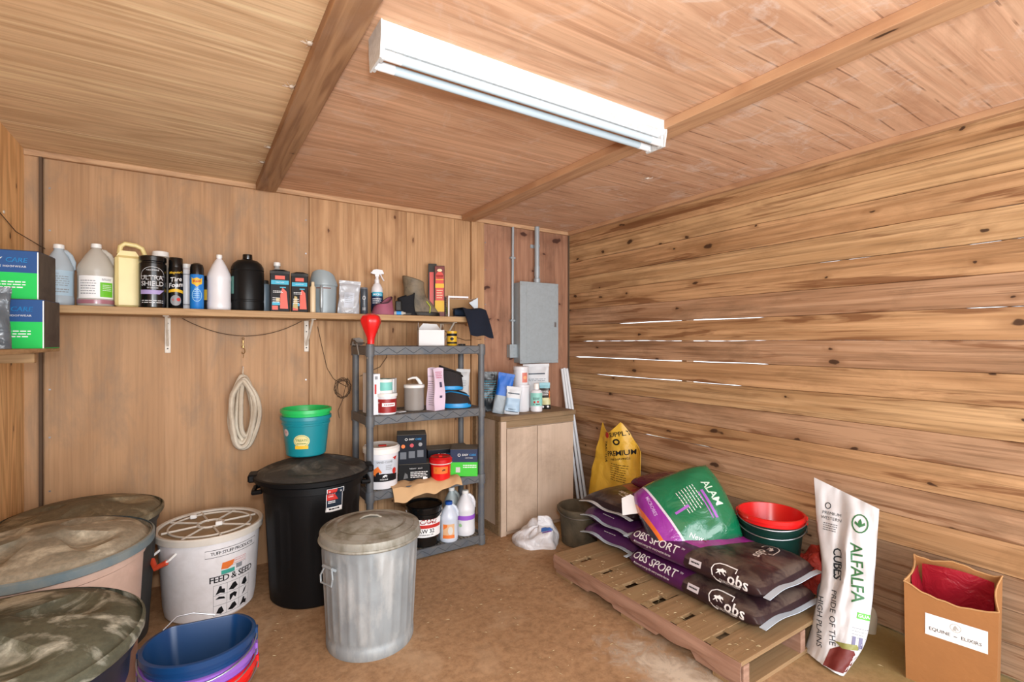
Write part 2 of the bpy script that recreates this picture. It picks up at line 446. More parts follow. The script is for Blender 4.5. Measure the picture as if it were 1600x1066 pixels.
# right wall: seventeen horizontal boards with daylight between some of them
RBM = [wood('outer_board_%s' % k, a, b, 'Y', r, .6, 3.4, .14, knots=kn, stain=st, stamt=.5, fine=.9, streak=sk, thin='X', pale=.2, sat=.84, val=.93) for k, a, b, r, kn, st, sk in
       (('honey', 'cda06a', '996a3a', 8, .36, '8a6a48', .6), ('amber', 'c89662', '905e30', 6, .3, '80603e', .75), ('brown', 'be9068', '8a5a34', 7, .3, '70563e', .7), ('weathered', 'b08a68', '80593a', 5, .32, '6c563a', .8))]
wr = struct(G().box(XR+.022, XR+.05, YF, YF+.06, 0, ZC).obj('wall_right', RBM[0], smooth=False))
for y in (1.05, 2.25):                                             # outside studs carry the boards
    G().box(XR+.024, XR+.10, y-.02, y+.02, 0, ZC).obj('stud', RBM[2], wr, False)
rr = random.Random(4)
# open cracks: seam under board k -> (from y, to y, width)
OPEN = {15: [(1.85, 3.2, .003), (1.25, 1.5, .0035)], 14: [(1.0, 2.6, .0022), (.2, .7, .0026)], 13: [(.3, 1.4, .003)], 12: [], 11: [(1.66, 2.87, .0062), (.55, .76, .004)],
        10: [(1.66, 3.3, .0038)], 9: [(1.64, 3.40, .0065)], 8: [(1.80, 3.15, .006)], 7: [(2.45, 2.7, .003)], 5: [(2.0, 2.62, .005)], 16: [(2.9, 3.2, .002)]}
def gap(k, y):
    w_ = 0
    for a, b, g_ in OPEN.get(k, []):
        if a < y < b: w_ = g_*min(1, (y-a)/.05, (b-y)/.05)*(.75+.25*math.sin(y*11+k))
        if a < y < b and g_ < .005 and math.sin(y*41+k*3) > .55: w_ *= .2
    return w_
for k in range(17):
    z0 = 1.406-.14*10+.14*k; z1 = z0+.14
    m = RBM[3] if k < 3 else RBM[(1, 2, 0, 1, 2)[k % 5]] if k < 12 else RBM[0 if k % 2 else 1]
    dx = rr.uniform(-.0025, .0025)
    gg = G(); N = 150; V0 = []
    for i in range(N+1):
        y = YF+(YB-YF)*i/N
        wob = .0012*math.sin(i*.15+k*2.1)+.0006*math.sin(i*.4+k)
        wob1 = .0012*math.sin(i*.15+(k+1)*2.1)+.0006*math.sin(i*.4+k+1)
        lo, hi = z0+wob+gap(k, y)*.5+.0001, z1+wob1-gap(k+1, y)*.5
        hi = min(hi, ZC); lo = max(lo, .001)
        V0.append([gg.bm.verts.new(p) for p in ((XR+dx, y, lo+.0022), (XR+dx+.006, y, lo), (XR+dx+.022, y, lo), (XR+dx+.022, y, hi), (XR+dx+.006, y, hi), (XR+dx, y, hi-.0022))])
    for a, b in zip(V0, V0[1:]):
        for j in range(6): gg.bm.faces.new((a[j], a[(j+1) % 6], b[(j+1) % 6], b[j]))
    gg.bm.faces.new(V0[0]); gg.bm.faces.new(V0[-1][::-1])
    gg.obj('board', m, wr, True, seam=20)
# ground outside, seen only as light through the cracks
struct(G().box(XR+.12, XR+6, YF-2, YB+2, -.12, -.1).obj('ground_outside', plain('pale_sand', 'd8cfb8', .9), smooth=False))

# battens and trim
BAT = wood('batten_wood', 'a97e56', '7a5236', 'Y', 7, .7, 5, .5, knots=.25, stain='9d8270', stamt=.4, fine=.4, thin='Z')
BAT2 = wood('batten_wood_pale', 'c39368', '96623f', 'Y', 7, .5, 5, .5, knots=.5, stain='94684e', stamt=.3, fine=.3, thin='Z', kden=(2.5, 12))
TRX = wood('cornice_wood', 'c99c70', '9c6e48', 'X', 9, .5, 8, .5, stain='7a5840', stamt=.4, fine=.3, thin='Y')
struct(G().box(.33, .442, YF, 3.44, ZC-.04, ZC, .002).obj('trim_1', BAT, smooth=False))
struct(G().box(1.755, 1.866, YF, 3.44, ZC-.038, ZC, .002).obj('trim_2', BAT2, smooth=False))
struct(G().box(XR-.032, XR-.001, YF, YB-.03, ZC-.03, ZC, .002).obj('trim_3', BAT2, smooth=False))
struct(G().box(XL, XR, YB-.03, YB-.001, ZC-.03, ZC, .002).obj('trim_4', TRX, smooth=False))
struct(G().box(-.662, -.650, YB-.03, YB, 0, ZC-.03).obj('trim_5', plain('grimy_corner_wood', '5a4634', .8, var=.3), smooth=False))
struct(G().box(XR-.012, XR-.001, YB-.012, YB, 0, ZC-.03).obj('trim_6', plain('grimy_corner_wood', '5a4634', .8), smooth=False))

# wires stapled to the walls
WIRE = plain('old_wire', '4a3a2c', .6)
def sag(a, b, d, n=14):
    a, b = Vector(a), Vector(b); return [a.lerp(b, t/n)-Vector((0, 0, d*4*(t/n)*(1-t/n))) for t in range(n+1)]
wire = thing('hanging_wire', 'thin dark wire sagging below the long shelf between its first two brackets', 'wire', (.26, 3.46, 1.43))
G().tube([Vector(p)-Vector((.26, 3.46, 1.43)) for p in sag((-.05, 3.455, 1.535), (.6, 3.455, 1.535), .10)], .0022, 6).obj('strand', WIRE, wire)
sn = thing('snap_hook', 'small brass snap hook hanging from the sagging wire', 'hook', (.262, 3.452, 1.424))
BR = plain('brass', 'b59a66', .3, .85)
G().tube([(0.006*math.cos(a), 0, -.006+.006*math.sin(a)) for a in [i*PI/5 for i in range(10)]], .0018, 6, True).obj('eye', BR, sn)
G().lathe([(0, -.014), (.005, -.016), (.005, -.034), (.003, -.036), (.003, -.048), (.007, -.05), (.007, -.062), (0, -.064)], 12).obj('swivel', BR, sn)
G().tube([(0, 0, -.062), (.008, 0, -.07), (.010, 0, -.085), (.004, 0, -.098), (-.005, 0, -.096), (-.006, 0, -.086)], .0025, 6).obj('hook', BR, sn)
G().tube([(0, 0, -.096), (.002, .002, -.115), (0, .003, -.125)], .0015, 5).obj('tail', BR, sn)
w2 = tag(G().tube([(XL+.004, 2.70, 2.03), (XL+.006, 3.0, 1.98), (XL+.006, 3.3, 1.93), (-.64, 3.46, 1.88)], .002, 6).obj('wire', WIRE), 'thin wire running down the left wall to the corner', 'wire')
tag(G().tube([(-.7, 3.05, 1.972), (-.695, 3.05, 1.972)], .007, 8).obj('nail', plain('zinc', 'd8d4c8', .4, .5)), 'round nail head on the left wall holding the wire', 'nail')
# loose wire scribble on the boards left of the rack
pts = [(.70, 3.468, 1.5), (.73, 3.466, 1.35), (.76, 3.468, 1.22), (.80, 3.464, 1.15), (.84, 3.462, 1.12)]
rr = random.Random(3); c0 = Vector((.86, 3.463, 1.09))
for i in range(40):
    a = i*.83; q = .035+.03*abs(math.sin(i*.37)); pts.append((c0.x+q*math.cos(a)*.9, 3.466-.002*(i % 3), c0.z+q*math.sin(a)*1.2))
pts += [(.86, 3.466, 1.0), (.83, 3.467, .93), (.84, 3.467, .88)]
tag(G().tube(pts, .0018, 5).obj('tangled_wire', WIRE), 'tangle of thin brown wire on the boards left of the grey rack', 'wire')
tag(G().tube([(1.16, 3.468, 1.36), (1.17, 3.467, 1.29), (1.12, 3.467, 1.22), (1.03, 3.467, 1.185), (.98, 3.467, 1.16)], .0022, 5).obj('wire_stub', WIRE), 'short bent wire on the wall behind the upper opening of the grey rack', 'wire')
tag(G().tube([(1.60, 3.45, 1.49), (1.7, 3.465, 1.44), (1.8, 3.465, 1.41), (1.94, 3.46, 1.42)], .0022, 5).obj('wire_drop', WIRE), 'dark wire sagging on the wall under the right end of the long shelf', 'wire')

# ============================================================ fluorescent strip light
FX = plain('fixture_enamel', 'd6dadb', .4, var=.04, dirt='7b756a', damt=.22, dscale=60)
lt = thing('fluorescent_light', 'white two-tube fluorescent batten light screwed to the plywood ceiling', 'ceiling light', (1.125, 1.54, ZC))
G().prism([(-.060, 0), (-.060, -.046), (-.030, -.066), (.030, -.066), (.060, -.046), (.060, 0)], -.64, .64, 'YZ').obj('housing', FX, lt, False)
for sx in (-.645, .64):
    G().prism([(-.063, 0), (-.063, -.050), (-.052, -.112), (.052, -.112), (.063, -.050), (.063, 0)], sx, sx+.006, 'YZ').obj('end_plate', FX, lt, False)
TUBE = plain('lamp_glass', 'b4c6d0', .25, var=.04)
CAPM = plain('tube_end_cap', 'e8ebee', .3, var=.03)
for y in (-.034, .034):
    t = G().lathe([(0, -.575), (.0150, -.575), (.0150, .575), (0, .575)], 20, M=Matrix.Translation((0, y, -.092)) @ Matrix.Rotation(PI/2, 4, 'Y')).obj('lamp_tube', TUBE, lt)
    for s_ in (-1, 1): G().lathe([(0, -.03), (.0155, -.03), (.0155, .03), (0, .03)], 16, M=Matrix.Translation((s_*.6, y, -.092)) @ Matrix.Rotation(PI/2, 4, 'Y')).obj('end_cap', CAPM, t)
    for s_ in (-.633, .633): G().box(s_-.006, s_+.006, y-.014, y+.014, -.112, -.06, .003).obj('socket', FX, lt)
for x in (-.22, .3): G().box(x-.004, x+.004, -.008, .008, -.072, -.060).obj('wing_screw', STEEL, lt)

# ============================================================ long shelf
SHW = wood('shelf_plank', 'b58d5e', '8c653c', 'X', 10, .45, 8, .4, stain='8a7048', stamt=.4, fine=.35, thin='Y')
SH = 1.578
sh = tag(G().box(-.70, 1.785, 3.19, 3.474, SH-.038, SH, .003).obj('wall_shelf', SHW, smooth=False), 'long thick wooden plank shelf across the back wall', 'shelf')
bl = ['white metal shelf bracket with a diagonal brace, below the black tire spray can', 'white metal shelf bracket with a diagonal brace, right of the sagging wire', 'white metal shelf bracket with a diagonal brace above the opened white carton']
BRK = plain('bracket_enamel', 'd9cfc0', .4, var=.08, dirt='7a6248', damt=.2, dscale=20)
for x, lb in zip((-.119, .63, 1.60), bl):
    b = thing('shelf_bracket', lb, 'bracket', (x, 3.474, SH-.038), 0, 'brackets of the long shelf')
    G().box(-.014, .014, -.004, 0, -.205, 0, .001).obj('upright_arm', BRK, b, False)
    G().box(-.014, .014, -.235, -.004, -.004, 0, .001).obj('top_arm', BRK, b, False)
    M = Matrix.Translation((0, -.10, -.10)) @ Matrix.Rotation(math.radians(-42.5), 4, 'X')
    G().box(-.006, .006, -.135, .135, -.003, .003, 0, Matrix.Translation((0, -.105, -.085)) @ Matrix.Rotation(math.radians(-38), 4, 'X')).obj('brace', BRK, b, False)
    for z in (-.035, -.075, -.18): G().lathe([(0, -.0015), (.004, -.0015), (.004, .001), (0, .002)], 8, M=Matrix.Translation((0, -.005, z)) @ Matrix.Rotation(PI/2, 4, 'X')).obj('screw', INK, b)

# ------------------------------------------------------------ container builders
def jug(name, lb, cat, x, y, z, r, h, body, cap, kind='cone', rz=0, sy=1., group=None, handle=True, hsign=1, capr=.019, caph=.022, capped=True):
    """moulded gallon jug: ribbed body, shoulder, neck, loop handle on one side, screw cap"""
    t = thing(name, lb, cat, (x, y, z), rz, group)
    k = r
    if kind == 'cone': pr = [(0, 0), (k*.9, 0), (k*.98, .006), (k, .02), (k, h*.14), (k*.975, h*.155), (k*.975, h*.53), (k, h*.55), (k, h*.60), (k*.93, h*.66), (k*.62, h*.80), (k*.34, h*.90), (capr, h*.925), (capr, h-caph*.6), (0, h-caph*.6)]
    elif kind == 'round': pr = [(0, 0), (k*.9, 0), (k*.98, .006), (k, .02), (k, h*.16), (k*.97, h*.17), (k*.97, h*.19), (k, h*.2), (k, h*.68), (k*.97, h*.70), (k, h*.715), (k*.97, h*.77), (k*.86, h*.83), (k*.62, h*.885), (capr*1.5, h*.90), (capr, h*.92), (capr, h-caph*.6), (0, h-caph*.6)]
    else: pr = [(0, 0), (k*.9, 0), (k, .01), (k, h*.80), (k*.93, h*.87), (k*.6, h*.905), (capr, h*.915), (capr, h-caph*.6), (0, h-caph*.6)]
    b = G().lathe(pr, 32, sy=sy).obj('body', body, t)
    if handle:
        s = hsign
        G().tube([(s*capr*1.0, 0, h*.90), (s*k*.45, 0, h*.89), (s*k*.72, 0, h*.83), (s*k*.93, 0, h*.72), (s*k*.93, 0, h*.60)], [.009, .011, .0115, .011, .009], 10).obj('handle', body, t)
    if capped:
        c = G().lathe([(0, h-caph), (capr*1.15, h-caph), (capr*1.2, h-caph*.9), (capr*1.15, h-.002), (capr*1.0, h), (0, h)], 24).obj('cap', cap, t)
    return t, b
def lab(t, b, m, shapes, z, r, ang=0, name='label', off=.0012, label=None):
    """print wrapped on a round body, ang degrees round from its local front"""
    a = math.radians(-90+ang)
    return decal(b, name, m, shapes, (0, 0, z), (math.cos(a), math.sin(a), 0), (0, 0, 1), t, off, (0, 0, r), label=label)

# ---- things on the long shelf, left to right
CLR = plain('clear_blue_plastic', 'c2d0da', .25, var=.1, trans=.25)
CLR2 = plain('clear_plastic', 'e2ded4', .2, var=.08, trans=.45)
x, y = -.566, 3.34
t, b = jug('gallon_jug', 'translucent jug with a pale blue printed label, leftmost on the long shelf', 'jug', x, y, SH, .060, .312, CLR, CAPW, 'cone', face(x, y), group='gallon jugs on the long shelf')
lab(t, b, plain('ice_blue_label', 'a9c3d4', .5), [R(.125, .125)], .115, .06)
lab(t, b, GREYI, [T('GALLON', .010, -.02, .045)]+[lines(5, .085, .0035, 0, .03, .011, 2), lines(2, .06, .005, .01, -.035, .012, 5)], .115, .06, name='lettering', off=.0024)
x, y = -.42, 3.34
t, b = jug('gallon_jug', 'clear jug of pink liquid with a white and green label', 'jug', x, y, SH, .077, .330, CLR2, CAPW, 'cone', face(x, y), group='gallon jugs on the long shelf')
G().lathe([(0, .003), (.066, .003), (.072, .012), (.072, .036), (0, .036)], 24).obj('liquid', plain('pink_liquid', 'a8707c', .2), t)
G().lathe([(.0775, .016), (.0776, .018), (.0776, .034), (.0775, .036)], 32).obj('liquid_level', plain('pink_liquid', 'a8707c', .2), t)
lab(t, b, WINK, [R(.17, .115)], .10, .077)
lab(t, b, plain('lime_print', '6cc22e', .5), [R(.06, .075, .045, -.012)], .10, .077, name='green_print', off=.0024)
lab(t, b, GREYI, [lines(6, .07, .004, -.035, .03, .013, 7), lines(2, .045, .003, .045, .042, .006, 8)], .10, .077, name='lettering', off=.0024)
lab(t, b, WINK, [lines(4, .04, .0025, .045, .01, .009, 9)], .10, .077, name='fine_print', off=.0036)

# cream F-style jug with arched handle
x, y = -.29, 3.33
t = thing('handled_jug', 'cream yellow square jug with a big arched handle on top', 'jug', (x, y, SH), face(x, y, 6))
CRM = plain('cream_plastic', 'e6d595', .35, var=.05, dirt='b59a5c', damt=.15)
G().box(-.056, .056, -.05, .05, 0, .275, .014).obj('body', CRM, t)
G().prism([(-.05, .27), (.05, .27), (.03, .30), (-.034, .30)], -.035, .035).obj('shoulder', CRM, t)
G().tube([(-.035, 0, .285), (-.03, 0, .325), (-.012, 0, .342), (.035, 0, .338), (.062, 0, .325), (.075, 0, .29), (.05, 0, .265)], [.012, .012, .012, .012, .012, .013, .012], 12).obj('handle', CRM, t)
x, y = -.150, 3.40
jug('bottle', 'dusty clear bottle with a wide white cap behind the wide gloss black bottle', 'bottle', x, y, SH, .062, .325, CLR2, CAPW, 'round', face(x, y), handle=False, capr=.034, caph=.028)

# black wide jar with silver print
BLKG = plain('gloss_black', '0e0f10', .2, var=.05)
x, y = -.177, 3.25
t = thing('spray_concentrate_bottle', 'wide gloss black bottle with silver arched lettering and a lilac band', 'bottle', (x, y, SH), face(x, y, 0))
b = G().lathe([(0, 0), (.058, 0), (.061, .004), (.061, .232), (.056, .236), (.056, .242), (.061, .246), (.061, .268), (.057, .272), (0, .272)], 32).obj('body', BLKG, t)
SIL = plain('silver_print', 'd4d6d8', .35, var=.03)
lab(t, b, SIL, [T('ULTRA', .034, -.005, .155, bold=.012, space=1.0), T('SHIELD', .034, -.001, .124, bold=.012, space=.98), T('ABSORBINE', .011, 0, .196), T('EX BRAND', .010, 0, .103), lines(2, .10, .003, 0, .035, .01, 3)] + [ring2([(.055*math.cos(a), .165+.048*math.sin(a)) for a in [PI*i/12 for i in range(13)]]+[(-.054, .163)], .0018)], 0, .061, name='lettering')
lab(t, b, plain('lilac_print', 'a596c8', .5), [P([(-.058, .092), (.055, .092), (.03, .07), (-.058, .07)])], 0, .061, name='label_band')

def aerosol(name, lb, x, y, r, h, body, cap, capf=.2, off=0, domed=False, group=None):
    t = thing(name, lb, 'spray can', (x, y, SH), face(x, y, off), group=group)
    hb = h*(1-capf)
    b = G().lathe([(0, 0), (r*.92, 0), (r, .004), (r, hb-.006), (r*.94, hb), (0, hb)], 28).obj('can', body, t)
    top = [(r*.99, hb-.003), (r*.97, hb+h*capf*.55), (r*.85, hb+h*capf*.85), (r*.45, h), (0, h)] if domed else [(r*.96, hb-.003), (r*.96, h-.004), (r*.9, h), (0, h)]
    G().lathe([(0, hb-.003)]+top, 28).obj('cap', cap, t)
    return t, b
t, b = aerosol('aerosol_can', 'tall black spray can with white slanted lettering and yellow band', -.076, 3.27, .034, .278, BLKG, BLKG, .18, group='spray cans on the long shelf')
lab(t, b, WINK, [T('Tire', .034, 0, .158, bold=.02, shear=.2, rot=8), T('Foam', .034, .0, .128, bold=.02, shear=.2, rot=8)], 0, .034, name='lettering')
lab(t, b, YELI, [T("Meguiar's", .018, 0, .196, bold=.02, shear=.3, rot=6), P([(-.04, .1), (0, .108), (.04, .1), (.04, .084), (0, .092), (-.04, .086)])], 0, .034, name='yellow_print')
lab(t, b, GREYI, [O(.026, 0, .045, sy=1.1)], 0, .034, name='tire_picture')
lab(t, b, REDI, [O(.009, .012, .05), T('e', .02, -.012, .05)], 0, .034, name='red_print', off=.002)
t, b = aerosol('aerosol_can', 'blue insect spray can with a domed black cap and a yellow burst', .021, 3.27, .034, .258, plain('spray_blue', '1f78c8', .3, var=.05), BLKG, .24, domed=True, group='spray cans on the long shelf')
lab(t, b, YELI, [P([(-.026, .178), (-.018, .168), (0, .176), (.018, .168), (.027, .178), (.026, .142), (.012, .136), (0, .124), (-.012, .136), (-.026, .142)])], 0, .034, name='burst')
lab(t, b, REDI, [T('Raid', .021, 0, .156, bold=.04, rot=6)], 0, .034, name='lettering', off=.0024)
lab(t, b, plain('pale_blue_print', '9fd2ee', .5), [ring2([(.022*math.cos(a), .078+.034*math.sin(a)) for a in [2*PI*i/20 for i in range(20)]], .003), lines(4, .03, .004, 0, .095, .011, 4), T('65', .02, -.002, .112)], 0, .034, name='fine_print', off=.002)
x, y = -.027, 3.36
t, b = jug('bottle', 'slim white bottle half hidden behind the blue insect spray', 'bottle', x, y, SH, .030, .262, WHITE, CAPW, 'flat', face(x, y), handle=False, capr=.018)
lab(t, b, GREYI, [R(.05, .006, 0, .03), R(.05, .005, 0, .2)], 0, .03, name='label_band')
x, y = .074, 3.36
t, b = jug('bottle', 'small black bottle with a yellow label between insect spray and white jug', 'bottle', x, y, SH, .026, .20, K, BLKG, 'flat', face(x, y), handle=False)
lab(t, b, YELI, [R(.04, .06, 0, .09)], 0, .026)

x, y = .129, 3.29
t, b = jug('gallon_jug', 'plain white cone-topped bottle beside the big black jug', 'bottle', x, y, SH, .060, .318, WHITE, CAPW, 'cone', face(x, y), handle=False, capr=.013, caph=.018, group='gallon jugs on the long shelf')
x, y = .275, 3.32
t, b = jug('gallon_jug', 'big black plastic jug with a black screw cap', 'jug', x, y, SH, .088, .338, plain('jug_black', '141516', .36, var=.08), BLKG, 'round', face(x, y), handle=False, capr=.022, caph=.034, group='gallon jugs on the long shelf')
lab(t, b, plain('teal_sticker', '5c8c86', .5), [R(.03, .10)], .15, .088, ang=-62, name='sticker')
x, y = .375, 3.40
t, b = jug('bottle', 'pale bottle with dark cap mostly hidden right of the black jug', 'bottle', x, y, SH, .030, .20, plain('grey_blue_plastic', '6f8290', .35), K, 'flat', face(x, y), handle=False)
x, y = .446, 3.41
t, b = jug('bottle', 'grey bottle with a white cap rising behind the hanging accessory packs', 'bottle', x, y, SH, .042, .318, plain('grey_clear_plastic', 'a3a39f', .3), CAPW, 'cone', face(x, y), handle=False, capr=.017)

def blister(lb, x, y, w_, h_, d_, seed, off):
    t = thing('accessory_pack', lb, 'package', (x, y, SH), face(x, y, off), group='red and teal accessory packs')
    b = G().box(-w_/2, w_/2, -d_/2, d_/2, 0, h_, .003).obj('pack', plain('dark_printed_card', '141315', .5), t, False)
    F = lambda m, s, nm, o_=.001: decal(b, nm, m, s, (0, -d_/2, 0), (0, -1, 0), (0, 0, 1), t, o_, flat=True)
    F(plain('orange_red_print', 'd2482c', .45), [P([(.0*w_, .02), (w_*.42, .02), (w_*.34, h_*.5), (w_*.12, h_*.6), (w_*.02, h_*.42)]), R(w_*.5, h_*.09, 0, h_*.84), R(w_*.3, h_*.10, -w_*.25, h_*.1)], 'red_print')
    F(TEALI, [R(w_*.90, h_*.10, 0, h_*.72), R(w_*.4, h_*.07, -w_*.2, h_*.2), R(w_*.3, .006, w_*.15, h_*.6)], 'teal_print', .0015)
    F(WINK, [T('CHEAT SHEET' if seed == 1 else 'ORANGE PEST', .0075, 0, h_*.72), lines(2, w_*.5, .003, -w_*.1, h_*.5, .008, seed), lines(3, w_*.35, .004, -w_*.2, h_*.33, .012, seed+5)], 'lettering', .002)
    F(plain('khaki_print', 'b8a060', .5), [P([(-w_*.4, .03), (-w_*.1, .02), (-w_*.15, h_*.4), (-w_*.3, h_*.42)]) if seed == 2 else R(w_*.2, .02, -w_*.1, h_*.3)], 'picture', .0018)
    G().tube([(-w_*.45, 0, h_), (-w_*.2, 0, h_+.008), (w_*.2, 0, h_+.008), (w_*.45, 0, h_)], .004, 6).obj('hanger_top', K, t)
    G().box(-w_/2-.001, w_/2+.001, -d_/2-.001, d_/2+.001, h_-.018, h_+.001, .001).obj('top_seal', K, t, False)
blister('clear pack with red and black parts and a teal band, left one of two', .443, 3.27, .106, .245, .05, 1, 2)
blister('clear pack with khaki and red parts and a teal band, right one of two', .556, 3.275, .095, .238, .05, 2, -2)
x, y = .625, 3.24
t = thing('tube_bottle', 'slim cream squeeze bottle beside the right accessory pack', 'bottle', (x, y, SH), face(x, y))
G().lathe([(0, 0), (.016, 0), (.017, .004), (.017, .155), (.010, .168), (.010, .19), (0, .192)], 18).obj('body', plain('cream_bottle', 'd8c3a0', .4), t)

# grey feed scoop pitcher: open tapered jug with hooded top and looped handle in front
x, y = .71, 3.34
t = thing('feed_scoop', 'grey plastic measuring pitcher with a sloping hooded top', 'scoop', (x, y, SH), face(x, y, 0))
SG = plain('scoop_grey', '8e9ba0', .35, var=.06)
def hood(xx, yy, z, r, a):
    return xx, yy
g = G().lathe([(0, 0), (.07, 0), (.074, .005), (.080, .175), (.085, .18), (.086, .19), (.080, .188), (.076, .178), (.070, .008), (0, .006)], 32)
g.obj('body', SG, t)
def hf(u, v):
    a = PI*(1.02+.96*(1-v))                      # wraps the left side and back
    a = math.radians(150)+v*math.radians(250)
    top = .19+u*(.085*max(0, math.cos((v-.42)*PI*.95)))
    r = .083*(1-.12*u*u)
    return (r*math.cos(a), r*math.sin(a), top)
G().grid(lambda u, v: (hf(u, v)[0], -hf(u, v)[1] if False else hf(u, v)[1], hf(u, v)[2]), 6, 28, thick=.003).obj('hood', SG, t)
G().tube([(-.012, -.078, .165), (-.012, -.100, .15), (-.012, -.106, .09), (-.012, -.098, .04), (-.012, -.074, .02)], [.009, .010, .010, .010, .009], 10, flat=1.8).obj('handle', plain('scoop_grey_pale', 'a4b0b5', .3), t)
decal(bpy.data.objects[t.children[0].name], 'rust_mark', plain('rust_print', '7a5148', .6), [R(.09, .007, 0, 0)], (0, 0, .16), (0, -1, 0), (0, 0, 1), t, .001, (0, 0, .079))

def pouch(name, lb, cat, x, y, z, w_, h_, d_, m, off=0, tilt=0, roll=0, seed=0, seal=.02, group=None, crumple=.004, openv=False):
    """stand-up pouch: gusseted base, belly, flat crimped top; lean back by tilt"""
    t = thing(name, lb, cat, (x, y, z), face(x, y, off), group, (math.radians(-tilt), math.radians(roll)))
    def f(u, v):
        a = 2*PI*u; cx, sy = math.cos(a), math.sin(a)
        sxx = abs(cx)**.55*(1 if cx >= 0 else -1)
        th = d_/2*(1-v**2.2)**.8*(1-.12*math.cos(v*8)) if v < 1 else .0
        th = max(th, .0018)
        if v < .06: th *= .85+.15*v/.06
        px = w_/2*(.96+.04*math.cos(v*5))*sxx; py = th*(abs(sy)**.8)*(1 if sy >= 0 else -1)
        nz = noise.noise((px*22+seed*7, v*5+seed, sy*1.5))
        return (px+crumple*.5*nz, py+crumple*2*nz*(1 if v > .03 else 0), v*h_)
    g = G().grid(f, 36, 18, True)
    bs = [v for v in g.bm.verts if abs(v.co.z) < 1e-5]; g.bm.verts.ensure_lookup_table()
    eds = [e for e in g.bm.edges if len(e.link_faces) == 1]; bmesh.ops.holes_fill(g.bm, edges=eds, sides=0)
    b = g.obj('bag', m, t)
    if seal: G().box(-w_/2, w_/2, -.0016, .0016, h_-.003, h_+seal, .0004).obj('top_seal', m, t, False)
    return t, b
def pl(t, b, m, shapes, z, name='label', off=.0012, label=None):
    return decal(b, name, m, shapes, (0, 0, z), (0, -1, 0), (0, 0, 1), t, off, label=label, maxlen=.015)

SILV = film('silver_foil', 'b9bec4', .22, .8, 12)
t, b = pouch('foil_bag', 'crumpled silver white foil bag between the grey scoop and dark cans', 'bag', .853, 3.29, SH, .135, .20, .07, SILV, 0, 4, 3, seed=3, crumple=.008)
pl(t, b, plain('pale_blue_label', 'c3ccd8', .5), [R(.06, .10)], .09)
pl(t, b, GREYI, [lines(5, .045, .003, 0, .03, .012, 3)], .09, 'lettering', .0022)
DK = plain('can_charcoal', '3c444c', .3, var=.08)
t, b = aerosol('small_can', 'plain charcoal can behind the foil bag', .915, 3.37, .024, .172, DK, K, .05, group='charcoal cans beside the foil bag')
t, b = aerosol('small_can', 'charcoal can with silver emblem right of the foil bag', .955, 3.29, .024, .179, DK, plain('can_grey_top', '6c7178', .3), .04, group='charcoal cans beside the foil bag')
lab(t, b, SIL, [ring2([(.008*math.cos(i*PI/6), .012*math.sin(i*PI/6)) for i in range(12)], .003, 0, .11), lines(2, .02, .004, 0, .04, .01, 3)], 0, .024, name='emblem')

# trigger spray bottle
x, y = 1.064, 3.36
t = thing('spray_bottle', 'white trigger spray bottle with a navy and cyan label', 'spray bottle', (x, y, SH), face(x, y))
b = G().lathe([(0, 0), (.036, 0), (.039, .004), (.039, .17), (.036, .19), (.024, .215), (.014, .225), (.014, .25), (0, .25)], 28).obj('body', WHITE, t)
lab(t, b, plain('navy_label', '1d2f52', .45), [R(.15, .13)], .09, .039)
lab(t, b, TEALI, [R(.075, .028, .005, .055)], .09, .039, name='cyan_band', off=.0022)
lab(t, b, WINK, [T('MICRO', .018, .004, .052, bold=.02), lines(3, .06, .005, 0, .02, .014, 5)], .09, .039, name='lettering', off=.003)
G().lathe([(.016, .222), (.0165, .246), (.011, .252), (.011, .275), (0, .275)], 20).obj('collar', WHITE, t)
G().prism([(-.034, .298), (-.032, .286), (-.012, .282), (-.012, .268), (.014, .268), (.014, .282), (.044, .286), (.046, .292), (.036, .312), (.0, .318), (-.024, .312)], -.011, .011).obj('trigger_head', WHITE, t)
G().tube([(.024, 0, .284), (.03, 0, .268), (.04, 0, .25), (.047, 0, .24)], .0045, 8).obj('trigger', WHITE, t)
G().tube([(-.04, 0, .294), (-.033, 0, .294)], .006, 8).obj('nozzle', WHITE, t)

# mauve bell-shaped hoof cap
x, y = 1.075, 3.27
t = thing('bell_boot', 'small dusty pink rubber boot cuff with a dark edge', 'boot', (x, y, SH), face(x, y, 0))
def bf(u, v):
    a = 2*PI*u; r = .078-.012*v+.006*math.sin(3*a)*v
    z = v*(.085+.030*math.cos(a-.3)+.012*math.sin(2*a)); return (r*math.cos(a)*(1.0-.12*v), r*.7*math.sin(a), z)
g = G().grid(bf, 36, 8, True, thick=.005); g.obj('cuff', plain('dusty_pink_rubber', '9a4f68', .7, dirt='7d5c60', damt=.3), t)
G().tube([bf(i/36, 1.0) for i in range(36)], .005, 6, True).obj('rim_binding', plain('dark_maroon', '4a2c38', .7), t)
x, y = 1.175, 3.225
t = thing('small_bottle', 'tiny clear bottle with a blue label lying before the boots', 'bottle', (x, y, SH+.014), face(x, y))
M = Matrix.Rotation(PI/2, 4, 'Y')
b = G().lathe([(0, -.035), (.012, -.035), (.0135, -.03), (.0135, .02), (.007, .03), (.007, .04), (0, .04)], 16, M=M).obj('body', CLR2, t)
G().lathe([(.0138, -.02), (.0142, -.02), (.0142, .012), (.0138, .012)], 16, M=M).obj('label', BLUEI, t)

